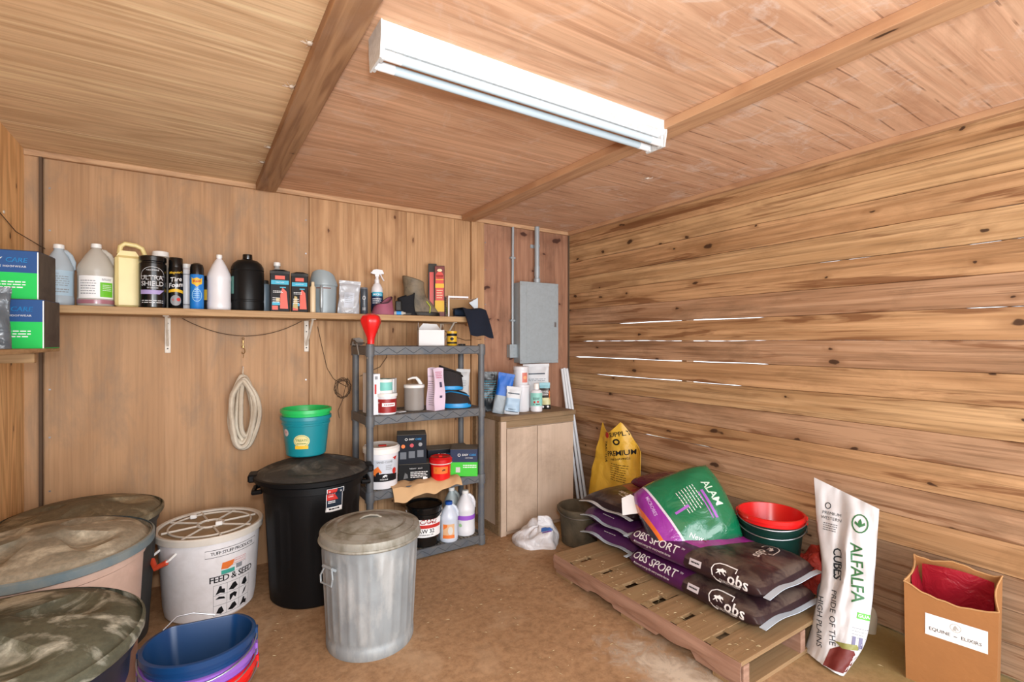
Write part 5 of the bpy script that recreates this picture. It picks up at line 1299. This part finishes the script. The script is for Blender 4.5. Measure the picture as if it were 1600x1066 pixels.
# ============================================================ feed bags
def feedbag(name, lb, x, y, z, rz, L, W, H, m, grp=None, tilt=(0, 0), seed=0, puff=5, nu=44, nv=34, wr=.006, cat='feed bag'):
    """filled sack lying flat, length along local Y: cushion with blocky sides and wrinkles"""
    t = thing(name, lb, cat, (x, y, z), rz, grp, tilt)
    def f(top):
        def q(u, v):
            a = 2*u-1; b = 2*v-1
            hh = (max(0, 1-abs(a)**puff))**.45*(max(0, 1-abs(b)**(puff+2)))**.45
            xx = a*W/2*(1-.05*abs(b)**6); yy = b*L/2*(1-.03*abs(a)**4)
            n = noise.noise((xx*9+seed, yy*7, 5+seed+top))*wr + noise.noise((xx*28, yy*22, seed+top))*wr*.35
            n2 = noise.noise((xx*3+seed, yy*3, seed))*wr*1.2
            zz = H*.45+(H*.55*hh+(n+n2)*hh if top else -(H*.45*hh))
            return (xx, yy, max(zz, .0005))
        return q
    g = G(); g.grid(f(1), nu, nv); g.grid(f(0), nu, nv)
    bmesh.ops.remove_doubles(g.bm, verts=g.bm.verts[:], dist=.0008)
    b = g.obj('sack', m, t, seam=60)
    return t, b
def seam(t, L, W, H, end, m, w_=.024, label=None, nm='sewn_seam', drop=.0, wv=.004):
    """flat sewn strip along a bag's end (end = -1 near, +1 far)"""
    def f(u, v):
        a = 2*u-1; return (a*W*.49, end*(L/2-.006+w_*v), H*.45+drop*v+wv*math.sin(u*11+end)+.006*math.sin(u*5))
    return G().grid(f, 24, 2, thick=.003).obj(nm, m, t)
SEAM = plain('seam_tape', 'b9c6d2', .6, var=.06)
def obs_mat(name, pur, brown, mag, y1, y2):
    s = NT(name); v = s.coord(); sx = s.n('ShaderNodeSeparateXYZ'); s.l(v, sx.inputs[0]); X, Y, Z = sx.outputs
    wob = s.math('MULTIPLY_ADD', X, .35, Y)
    col = s.mix(s.math('LESS_THAN', wob, y1), srgb(pur), srgb(brown))
    top = s.math('MULTIPLY', s.math('GREATER_THAN', Z, .07), s.math('MULTIPLY', s.math('GREATER_THAN', wob, y1), s.math('LESS_THAN', wob, y2)))
    top = s.math('MULTIPLY', top, s.math('GREATER_THAN', X, -.15))
    col = s.mix(top, col, srgb(mag))
    n = s.noise(v, 10, 6, .65, .6)
    dz = s.math('MULTIPLY', s.ramp(n, [(.42, 0.), (.62, .6)]), s.math('MULTIPLY', s.math('LESS_THAN', wob, y1), s.math('GREATER_THAN', Z, .075)))
    col = s.mix(dz, col, srgb('6c5d52'))
    s.base(col); s.put(.33, 0); s.bump(s.noise(v, 9, 3, .5, 1.), .35, .012); return s.m
OB = obs_mat('purple_sack_film', '4c1a4c', '2c1b20', 'a8329a', -.075, .09)
OBT = obs_mat('dark_sack_film', '4c1a4c', '241619', '8a2840', -.08, .2)
def obs_logo(k, x=0, y=0, horse=True):
    fr = [(-1.0*k, .05*k), (-.93*k, .30*k), (-.7*k, .42*k), (.30*k, .42*k), (.42*k, .10*k), (.40*k, .0)]
    o_ = []
    out = [(-1.05, .0), (-1.0, .28), (-.8, .44), (-.5, .48), (.20, .46), (.24, .22)]
    bot = [(-1.05, .0), (-.95, -.25), (-.75, -.40), (-.5, -.44)]
    def stroke(pl_, w_):
        V = []; F = []
        for i in range(len(pl_)):
            a = Vector(pl_[max(0, i-1)]); b = Vector(pl_[min(len(pl_)-1, i+1)]); tt = (b-a).normalized(); nn = Vector((-tt.y, tt.x))*w_/2
            V += [(x+(pl_[i][0])*k+nn.x*k, y+pl_[i][1]*k+nn.y*k), (x+pl_[i][0]*k-nn.x*k, y+pl_[i][1]*k-nn.y*k)]
        for i in range(len(pl_)-1): F.append((2*i, 2*i+1, 2*i+3, 2*i+2))
        return V, F
    o_ += [stroke(out, .06), stroke(bot, .06), T('obs', .78*k, x+.46*k, y-.12*k, bold=.03, space=1.02)]
    if horse: o_.append(P(sc(HORSE, .42*k), x-.50*k, y+.05*k))
    return o_
BL_, BW_, BH_ = .80, .49, .118
def obsbag(lb, x, y, z, rz, seed, top=False):
    t, b = feedbag('feed_bag', lb, x, y, z, rz, BL_, BW_, BH_, OB, 'purple sport feed bags at the front of the pallet', seed=seed, wr=.007)
    S = lambda nm, m, s, zz, off=.0015: decal(b, nm, m, s, (-.20, 0, zz), (-.86, 0, .5), (-.5*0, 0, 1), t, off, maxlen=.012, reach=.3)
    S('lettering', WINK, [T('OBS SPORT', .060, -.205, .012, bold=.008, space=.97), T('TM', .014, -.036, .03), T('Advanced energy for every active horse', .0165, -.215, -.026, shear=.5, space=.95)], .06)
    S('horse_logo', WINK, obs_logo(.088, .235, -.004)+[T('QUALITY FEEDS', .014, .235, -.036)], .06)
    S('tag_label', plain('white_tag', 'c8c2c8', .5), [R(.065, .030, .055, -.010)], .06)
    S('tag_print', INK, [lines(1, .045, .007, .055, -.013, .01, 3)], .06, .0025)
    seam(t, BL_, BW_, BH_, -1, SEAM, .03); seam(t, BL_, BW_, BH_, 1, SEAM, .02)
    if top:
        decal(b, 'top_logo', plain('pale_print', 'c9bfb8', .5), obs_logo(.085, 0, 0), (.065, -.24, .1), (0, 0, 1), (.12, -1, 0), t, .0015, maxlen=.012)
        decal(b, 'horse_print', plain('rust_print2', 'a04a38', .5), [P(sc(HORSE, .07), 0, 0)], (-.06, .05, .1), (0, 0, 1), (1, .3, 0), t, .0015, maxlen=.012)
    return t
obsbag('purple and brown feed bag flat on the front of the pallet, under its twin', 2.285, 1.60, .130, math.radians(-1), 1)
obsbag('purple and brown feed bag on top of its twin, dusty brown upper side', 2.305, 1.615, .245, math.radians(1.5), 2, True)

def backbag(lb, x, y, z, rz, seed, m, top):
    L, W, H = .66, .45, .100
    t, b = feedbag('feed_bag', lb, x, y, z, rz, L, W, H, m, 'feed bags stacked at the back of the pallet', seed=seed, wr=.007)
    seam(t, L, W, H, -1, SEAM if not top else plain('pale_seam', 'c2c8cc', .6), .028, wv=.008)
    if top: decal(b, 'top_logo', WINK, obs_logo(.08), (.0, -.16, .08), (0, 0, 1), (-.3, -1, 0), t, .0015, maxlen=.012)
    else: decal(b, 'lettering', WINK, [lines(1, .1, .004, 0, 0, .01, seed)], (0, -.3, .075), (0, -.5, .86), (0, 0, 1), t, .0015)
    return t
RZB = math.radians(-90)
PURP = film('violet_sack_film', '4a2052', .32, .5, 9)
backbag('purple feed bag at the bottom of the back stack', 2.475, 2.26, .130, RZB+.03, 11, PURP, False)
backbag('purple feed bag in the middle of the back stack', 2.485, 2.265, .228, RZB-.03, 12, PURP, False)
backbag('dark brown feed bag on top of the back stack', 2.475, 2.27, .326, RZB+.02, 13, OBT, True)
t, b = feedbag('feed_bag', 'shiny maroon plastic-wrapped bag lying behind the green bag', 2.66, 2.21, .424, RZB+.1, .36, .36, .075, film('maroon_film', '5a2034', .15, .8, 12), seed=21, wr=.008)

# green and purple bag slumped over the stacks
gx, gy = 2.375, 1.86
t = thing('feed_bag', 'green and violet plastic feed bag slumped across both stacks', 'feed bag', (gx, gy, .445), math.radians(-52), None, (0, 0))
def gmat():
    s = NT('green_violet_film'); v = s.coord(); sx = s.n('ShaderNodeSeparateXYZ'); s.l(v, sx.inputs[0]); X, Y, Z = sx.outputs
    q = s.math('MULTIPLY_ADD', Y, .18, X)
    col = s.ramp(s.math('ADD', q, .5), [(0, srgb('3a3440')), (.262, srgb('d4682c')), (.282, srgb('8a2a92')), (.366, srgb('ccc6d2')), (.378, srgb('0f6a45')), (.80, srgb('0c5238'))], 'CONSTANT')
    s.base(col); s.put(.14, 0); s.b.inputs['Coat Weight'].default_value = .5; s.bump(s.noise(v, 8, 4, .5, 1.3), .55, .02); return s.m
def gb(top):
    def q(u, v):
        a = 2*u-1; b = 2*v-1
        hh = (max(0, 1-abs(a)**3.2))**.5*(max(0, 1-abs(b)**2.6))**.5
        pin = 1-.10*abs(a)**3
        xx = a*.25*(1-.10*abs(b)**3); yy = b*.225*pin
        n = noise.noise((xx*10, yy*10, 3+top))*.014
        zz = (.105*hh+n*hh) if top else -.085*hh
        # pinched lower corner and rising back corner
        return (xx, yy, zz+.03*a*b)
    return q
g = G(); g.grid(gb(1), 44, 34); g.grid(gb(0), 44, 34); bmesh.ops.remove_doubles(g.bm, verts=g.bm.verts[:], dist=.0008)
TR = Matrix.Rotation(math.radians(38), 4, 'X') @ Matrix.Rotation(math.radians(6), 4, 'Y')
b = g.obj('sack', gmat(), t, seam=60)
for ob_ in [b]: pass
decal(b, 'lettering', plain('pale_green_print', 'c8e0d0', .4), [T('ALAM', .062, .0, 0, bold=.01, space=.9)], (.155, .02, .05), (0, 0, 1), (1, .1, 0), t, .0015)
decal(b, 'small_lettering', WINK, [lines(7, .13, .003, 0, .05, .017, 4)], (.035, .02, .05), (0, 0, 1), (1, .15, 0), t, .0015)
decal(b, 'new_lettering', WINK, [T('New', .036, 0, 0, shear=.3)], (-.03, -.165, .05), (0, 0, 1), (.6, 1, 0), t, .0015)
decal(b, 'violet_band', plain('violet_print', '9a58b4', .4), [R(.16, .014, 0, 0), R(.15, .006, 0, -.02)], (.115, -.03, .05), (0, 0, 1), (1, .05, 0), t, .0018)
decal(b, 'violet_strip', plain('violet_print', '9a58b4', .4), [R(.014, .09, 0, 0)], (-.035, -.02, .05), (0, 0, 1), (1, .25, 0), t, .0018)
decal(b, 'violet_lettering', plain('lilac_print2', 'c9a6d8', .4), [T('MICROBES', .026, 0, 0, bold=.02)], (-.175, .06, .05), (0, 0, 1), (1, 0, 0), t, .0018)
t.rotation_euler = (Matrix.Rotation(math.radians(-48), 4, 'Z') @ Matrix.Rotation(math.radians(50), 4, 'X') @ Matrix.Rotation(math.radians(24), 4, 'Z')).to_euler()
t.location = (2.31, 1.80, .452)
g = G().prism([(-.06, -.05), (.045, -.055), (.055, .02), (.01, .065), (-.045, .05)], 0, .003, 'XY')
tag(g.obj('paper_tag', plain('white_paper', 'dcdcdc', .7), loc=(2.13, 2.035, .455), rot=(math.radians(48), math.radians(-14), math.radians(-44))), 'white paper flap lying on the dark brown bag beside the green bag', 'paper')
# yellow empty bag leaning in the corner
t = thing('empty_bag', 'crumpled yellow empty feed bag leaning on the board wall', 'bag', (2.70, 2.72, .0))
YF_ = film('yellow_film', 'dfb23c', .4, .8, 9)
def yb_(u, v):
    # local: y along the wall (far..near), z up; leans to the wall at the top
    yy = .30-.50*u*(1-.12*v)-.06*v; top = .79-.10*abs(math.sin(u*PI*1.7+.4))-.26*max(0, u-.5)
    zz = .02+(top-.02)*v
    xx = -.04+.10*v-.035*math.sin(u*PI*2.2)*(.4+v*.6)-.02*math.sin(u*9+v*4)
    xx = min(xx+.01*noise.noise((u*9, v*9, 0)), .125)
    return (xx, yy, zz)
b = G().grid(yb_, 40, 34, thick=.004).obj('sheet', YF_, t, seam=60)
D_ = lambda nm, m, s, o_: decal(b, nm, m, s, o_, (-1, 0, 0), (.0, 0, 1), t, .002, reach=.4)
D_('lettering', INK, [T('SUPPLY CO', .050, .05, .16, bold=.03, rot=14), T('PREMIUM', .055, .03, .01, bold=.03, rot=12), T('PINE SHAVINGS', .022, .03, -.035, bold=.02, rot=12), ring2([(.022*math.cos(i*PI/6), .018*math.sin(i*PI/6)) for i in range(12)], .012, 0, .09), T('TRACTOR', .036, -.105, .0, rot=-86, bold=.03)], (-.05, .04, .54))
D_('fine_print', INK, [lines(8, .15, .004, .02, 0, .017, 3)], (-.05, .03, .46))
D_('red_mark', REDI, [O(.026)], (-.05, .145, .67))

# dark rubber bucket behind the pallet
pail('rubber_bucket', 'scuffed dark rubber bucket between the white bag and the pallet', 2.275, 2.66, 0, .142, .122, .255, plain('scuffed_rubber', '3d382e', .8, var=.2, dirt='6d6250', damt=.5), face(2.27, 2.7), bailm=DM, bail_up=.0)
# white plastic bag on the floor
t = thing('plastic_bag', 'crumpled white plastic bag with blue print on the floor by the cabinet', 'bag', (2.02, 2.80, 0), face(2.0, 2.8))
def cb(u, v):
    a = 2*PI*u; ph = v*PI/2; n = noise.noise((math.cos(a)*1.6, math.sin(a)*1.6, v*2.4))
    r = (.165*math.cos(ph)**.7)*(1+.28*n) if v < 1 else 0
    z = .12*math.sin(ph)**.9*(1+.45*n)*(1+.3*math.cos(a-.8))
    return (r*math.cos(a), r*math.sin(a)*.7, max(0, z))
g = G().grid(cb, 48, 16, True); bmesh.ops.remove_doubles(g.bm, verts=g.bm.verts[:], dist=.0006)
b = g.obj('sack', film('white_bag_film', 'd8d8dc', .35, .9, 16), t, seam=70)
decal(b, 'blue_print', plain('bag_blue', '3a6ab8', .5), [P([(-.03, -.012), (.05, -.018), (.055, .012), (-.02, .016)])], (.045, -.03, .10), (.2, -.8, .6), (0, 0, 1), t, .002, reach=.3)
decal(b, 'purple_print', plain('bag_purple', '6a3a90', .5), [R(.06, .008)], (.05, -.03, .075), (.2, -.8, .6), (0, 0, 1), t, .003, reach=.3)

# red feed bucket nested in a dark green one
x, y = 2.61, 1.485
gq = 'red and green buckets nested behind the front bags'
pail('feed_bucket', 'dark green round bucket behind the front feed bags', x, y, .132, .154, .122, .318, plain('bottle_green', '0d2e28', .4), face(x, y), grp=gq, lip=.008, bail=True, bail_up=-.005)
pail('feed_bucket', 'bright red bucket nested inside the dark green bucket', x, y, .190, .156, .128, .300, RED, face(x, y), grp=gq, lip=.009, bail=True, bail_up=.0)
# red mesh sack, pale blue cloth and white sack behind
def blob(name, lb, cat, loc, a_, b_, h_, m, seed, flatn=1):
    def f(u, v):
        a = 2*PI*u; ph = v*PI/2; n = noise.noise((math.cos(a)*1.5+seed, math.sin(a)*1.5, v*2+seed))
        r = math.cos(ph)**.6*(1+.22*n) if v < 1 else 0
        return (a_*r*math.cos(a), b_*r*math.sin(a), max(0, h_*math.sin(ph)*(1+.5*n)))
    g = G().grid(f, 40, 12, True); bmesh.ops.remove_doubles(g.bm, verts=g.bm.verts[:], dist=.0005)
    return tag(g.obj(name, m, loc=loc, seam=70), lb, cat)
blob('mesh_sack', 'crumpled red mesh sack behind the front feed bags by the wall', 'sack', (2.715, 1.29, .132), .09, .14, .17, film('red_mesh', 'a83226', .6, 1., 30), 3)
blob('folded_cloth', 'pale blue cloth bundle at the pallet edge under the red sack', 'cloth', (2.63, 1.185, .131), .085, .065, .075, plain('pale_blue_cloth', 'a8bccc', .8, var=.1, bump=.4, bscale=20), 6)
blob('paper_sack', 'folded cream paper sack between the red mesh and the alfalfa bag', 'sack', (2.765, 1.145, 0), .07, .09, .11, plain('cream_paper', 'b9b09c', .8, var=.1, bump=.4, bscale=20), 9)

# ============================================================ alfalfa bag leaning on the wall
t = thing('feed_sack', 'tall white ALFALFA CUBES paper sack leaning on the board wall', 'feed sack', (2.45, 1.10, 0))
rows = [ # local left, right corner of the visible front (x, y, z) from floor up; thickness
    ((-.10, .08, .0), (-.16, -.108, .0), .10),
    ((-.06, .068, .111), (-.06, -.145, .12), .13),
    ((.00, .072, .216), (.02, -.139, .248), .12),
    ((.09, .096, .322), (.08, -.126, .352), .10),
    ((.17, .155, .487), (.15, -.109, .486), .07),
    ((.245, .206, .70), (.22, -.092, .625), .006)]
def cat(p, tt):
    n_ = len(p)-1; i = min(int(tt*n_), n_-1); f = tt*n_-i
    P0, P1, P2, P3 = p[max(i-1, 0)], p[i], p[i+1], p[min(i+2, n_)]
    return P1*(1-f)+P2*f if False else .5*((2*P1)+(P2-P0)*f+(2*P0-5*P1+4*P2-P3)*f*f+(3*P1-P0-P2*1-2*P1+P3*1+2*P1-2*P2)*0+( -1*P0+3*P1-3*P2+P3)*f**3)
Ls = [Vector(r[0]) for r in rows]; Rs = [Vector(r[1]) for r in rows]; Ts = [Vector((r[2], 0, 0)) for r in rows]
def af(u, v):
    l, r, th = cat(Ls, v), cat(Rs, v), max(.003, cat(Ts, v).x)
    side = 1 if u < .5 else -1; s_ = u*2 if u < .5 else (1-u)*2
    p = l.lerp(r, s_); n = Vector((-.93, -.25, .28))
    bul = (max(0, math.sin(s_*PI)))**.5
    crease = -.045*math.exp(-((s_-.34-.30*(v-.62))/.07)**2)*math.exp(-((v-.62)/.22)**2)+.020*math.exp(-((s_-.52-.25*(v-.62))/.06)**2)*math.exp(-((v-.62)/.25)**2)
    wr_ = .014*noise.noise((s_*4+v*2, v*6, 1))+.005*noise.noise((s_*12, v*16, 4))*(1 if side > 0 else .3)
    p = p+n*(side*th*.5*bul+(crease+wr_ if side > 0 else 0))
    p.x = min(p.x, .385)
    p.z = max(p.z, 0)
    return p
g = G().grid(af, 56, 44, True); eds = [e for e in g.bm.edges if len(e.link_faces) == 1]; bmesh.ops.holes_fill(g.bm, edges=eds, sides=0)
AB = plain('white_woven_sack', 'd6d8dc', .5, var=.05, bump=.3, bscale=14, dirt='a8a498', damt=.12)
b = g.obj('sack', AB, t, seam=60)
nn = Vector((-.93, -.25, .28)); upv = Vector((.33, .06, .94))
DG = plain('dark_green_ink', '2e6a3c', .5); DN = plain('dark_slate_ink', '30363c', .5); LG = plain('light_green_ink', '58b83c', .5)
def AD(nm, m, s, o_, off=.002, up=upv): return decal(b, nm, m, s, o_, nn, up, t, off, reach=.3)
AD('alfalfa_lettering', DG, [T('ALFALFA', .066, 0, 0, rot=-90, bold=.02, space=.92)], (.075, -.062, .36), up=Vector((.36, .20, .92)))
AD('cubes_lettering', DN, [T('CUBES', .050, 0, 0, rot=-90, bold=.03, space=.9)], (.06, .018, .37), up=Vector((.36, .20, .92)))
AD('slogan_lettering', DN, [T('PRIDE OF THE', .034, .020, .03, rot=-90), T('HIGH PLAINS', .034, -.034, 0, rot=-90)], (-.06, -.005, .145), up=Vector((.42, .20, .9)))
AD('emblem', DG, [ring2([(.030*math.cos(i*PI/8), .040*math.sin(i*PI/8)) for i in range(16)], .006), P(sc([(0, -.6), (.25, -.1), (.2, .3), (0, .7), (-.2, .3), (-.25, -.1)], .032)), P(sc([(0, -.6), (.7, -.1), (.6, .3), (.2, -.1)], .03)), P(sc([(0, -.6), (-.7, -.1), (-.6, .3), (-.2, -.1)], .03))], (.17, -.035, .55))
AD('maker_lettering', DN, [T('PREMIUM', .020, 0, 0), T('WESTERN', .020, 0, -.024), ring2([(.012*math.cos(i*PI/6), .014*math.sin(i*PI/6)) for i in range(12)], .004, -.02, .035), lines(4, .06, .003, 0, -.05, .010, 3)], (.17, .09, .56))
AD('green_band', LG, [R(.065, .026, 0, 0)], (.10, .165, .44))
AD('green_band', LG, [R(.055, .024, 0, 0)], (.02, -.122, .205))
AD('band_lettering', WINK, [T('GUAR', .018, 0, 0, bold=.03)], (.02, -.122, .205), .003)
AD('fine_print', GREYI, [lines(8, .06, .003, 0, 0, .012, 5)], (.08, .155, .395))
AD('fine_print', GREYI, [lines(4, .05, .003, 0, 0, .012, 6)], (-.01, -.115, .16))
AD('bar_marks', plain('violet_grey_ink', '6c6a8c', .5), [R(.012, .05, -.01, 0), R(.012, .05, .012, 0)], (-.04, -.115, .11))
AD('stitching', DN, [R(.05, .003, 0, 0)], (.24, .185, .705))
AD('alfalfa_picture', plain('dark_maroon_ink', '6a2420', .5), [P([(-.06, -.05), (.05, -.05), (.06, .0), (.045, .045), (.0, .05), (-.04, .02)])], (-.13, -.085, .055), .002)
AD('picture_edge', plain('olive_green_ink', '8a8a4a', .5), [P([(-.03, .035), (.05, .05), (.06, .03), (.0, .02)])], (-.12, -.085, .075), .003)
tag(G().tube([(2.33, 1.235, .008), (2.315, 1.20, .006), (2.30, 1.20, .006), (2.29, 1.23, .004), (2.315, 1.17, .004), (2.33, 1.12, .004)], .003, 6).obj('string', plain('jute', 'b8a888', .9)), 'loose end of sack string on the floor beside the alfalfa sack', 'string')

# ============================================================ brown paper bag, near right
t = thing('paper_bag', 'open brown paper bag with a red liner and a white horse label', 'paper bag', (2.635, .735, 0), math.radians(-80))
KB = plain('brown_paper', 'a06c3c', .8, var=.12, bump=.25, bscale=60); KB2 = plain('brown_paper_inside', '8c6c48', .85, var=.15)
hw, hd, hh_ = .135, .115, .40
def bb(u, v):
    a = (u*4) % 4; k = int(a) % 4; f = a-int(a); c = [(-hw, -hd), (hw, -hd), (hw, hd), (-hw, hd)]
    p, q = c[k], c[(k+1) % 4]; xx = p[0]+(q[0]-p[0])*f; yy = p[1]+(q[1]-p[1])*f
    if k in (1, 3): xx -= math.copysign(.035*math.sin(f*PI)*v*v*.4, xx)
    sag_ = {0: -.030*math.sin(f*PI)-.02*f, 1: -.02+.065*f, 2: .045-.01*math.sin(f*PI*3), 3: .045*(1-f)}[k]
    zz = v*(hh_+sag_+.006*noise.noise((u*30, 0, 0)))
    return (xx*(1+.05*v), yy*(1+.02*math.sin(v*4)), zz)
g = G().grid(bb, 48, 16, True, thick=.0025); b = g.obj('bag', KB, t, seam=40)
G().box(-hw+.004, hw-.004, -hd+.004, hd-.004, .002, .006).obj('bag_base', KB, t, False)
def lin(u, v): return (-hw*.80+2*hw*.84*u, hd-.02-.012*math.sin(u*5)-.01*v, .20+.225*v+.012*math.sin(u*4))
G().grid(lin, 16, 10, thick=.003).obj('red_liner', film('red_liner_film', 'a01c2c', .35, .7, 16), t)
def lin2(u, v): return (-hw*.86+.01*math.sin(v*5), hd-.02-.15*u, .24+.17*v)
G().grid(lin2, 8, 8, thick=.002).obj('red_liner', film('red_liner_film', 'a01c2c', .35, .7, 16), t)
G().tube([Vector(bb(i/96, 1.0)) for i in range(96)], .0035, 5, True).obj('torn_edge', plain('pale_torn_paper', 'b88c5c', .9), t)
decal(b, 'label', WINK, [R(.185, .085)], (.02, -hd, .255), (0, -1, 0), (0, 0, 1), t, .0018, reach=.08)
decal(b, 'lettering', plain('mid_grey_ink', '626468', .5), [T('EQUINE', .0185, -.048, -.018, bold=.008), R(.010, .003, .0, -.020), T('ELIXIRS', .0185, .046, -.018, bold=.008)], (.02, -hd, .258), (0, -1, 0), (0, 0, 1), t, .0026, reach=.08)
decal(b, 'horse_logo', plain('pale_grey_ink', 'b4b4b0', .5), [P(sc(HEAD, .022), .0, .014), ring2([(.016*math.cos(i*PI/8), .014+.016*math.sin(i*PI/8)) for i in range(16)], .002)], (.02, -hd, .258), (0, -1, 0), (0, 0, 1), t, .0022, reach=.08)

# ============================================================ litter: straw on the floor and pallet, white powder spill
rs = random.Random(9)
g = G()
for i in range(420):
    if i < 300: x, y, z = rs.uniform(.2, 2.8), rs.uniform(.9, 3.1), .002
    else: x, y, z = rs.uniform(1.84, 2.0), rs.uniform(1.17, 2.34), .133
    if i < 300 and 1.80 < x < 2.75 and y > 1.1: x = rs.uniform(.9, 1.8)
    a = rs.uniform(0, PI); l_ = rs.uniform(.003, .013); w_ = .0012
    dx, dy = math.cos(a)*l_, math.sin(a)*l_
    vs = [g.bm.verts.new(p) for p in ((x-dx, y-dy, z), (x+dy*.07, y-dx*.07, z+.002), (x+dx, y+dy, z), (x-dy*.07, y+dx*.07, z))]
    g.bm.faces.new(vs)
stuff(tag(g.obj('straw', plain('straw', 'b8a57e', .8), smooth=False), 'scattered bits of straw on the floor and pallet', 'straw'))
s = NT('spilled_powder'); v = s.coord(); n = s.noise(v, 9, 7, .7, .5)
s.base(srgb('d6c8b4')); s.put(.9, 0, .1)
sx = s.n('ShaderNodeTexCoord'); ln = s.n('ShaderNodeVectorMath', operation='LENGTH'); mp = s.coord((4.6, 1.9, 1)); s.l(mp, ln.inputs[0])
s.l(s.math('MULTIPLY', s.ramp(s.math('SUBTRACT', n, s.math('MULTIPLY', ln.outputs['Value'], .42)), [(.12, 0.), (.42, 1.)]), .8), s.b.inputs['Alpha'])
stuff(tag(G().grid(lambda u, v: (-.22+.44*u, -.5+1.0*v, 0), 4, 8).obj('spilled_powder', s.m, loc=(1.72, 1.30, .0015), rot=(0, 0, math.radians(6))), 'pale powder spilled on the floor along the pallet', 'powder'))
# cobwebby fluff clumps along the left ceiling batten
COB = plain('cobweb_fluff', 'cfc4b6', .95)
for i, (x, y) in enumerate(((.322, 1.72), (.318, 2.05), (.322, 2.75), (.318, 3.0), (2.28, 2.05))):
    g = G(); r2 = random.Random(i)
    for k in range(9):
        a = r2.uniform(0, 2*PI); l_ = r2.uniform(.012, .04); g.tube([(0, 0, 0), (l_*.5*math.cos(a), l_*.5*math.sin(a), -.006), (l_*math.cos(a), l_*math.sin(a), -.002)], .0009, 4)
    g.ball((0, 0, -.004), .010, 1, 1.3, .5, 8, 6)
    tag(g.obj('cobweb_clump', COB, loc=(x, y, ZC-.002)), ['pale cobweb clump on the left batten, nearest the camera', 'second pale cobweb clump along the left batten', 'pale cobweb clump midway along the far half of the left batten', 'pale cobweb clump at the far end of the left batten', 'pale cobweb clump on the checked ceiling right of the second batten'][i], 'cobweb')
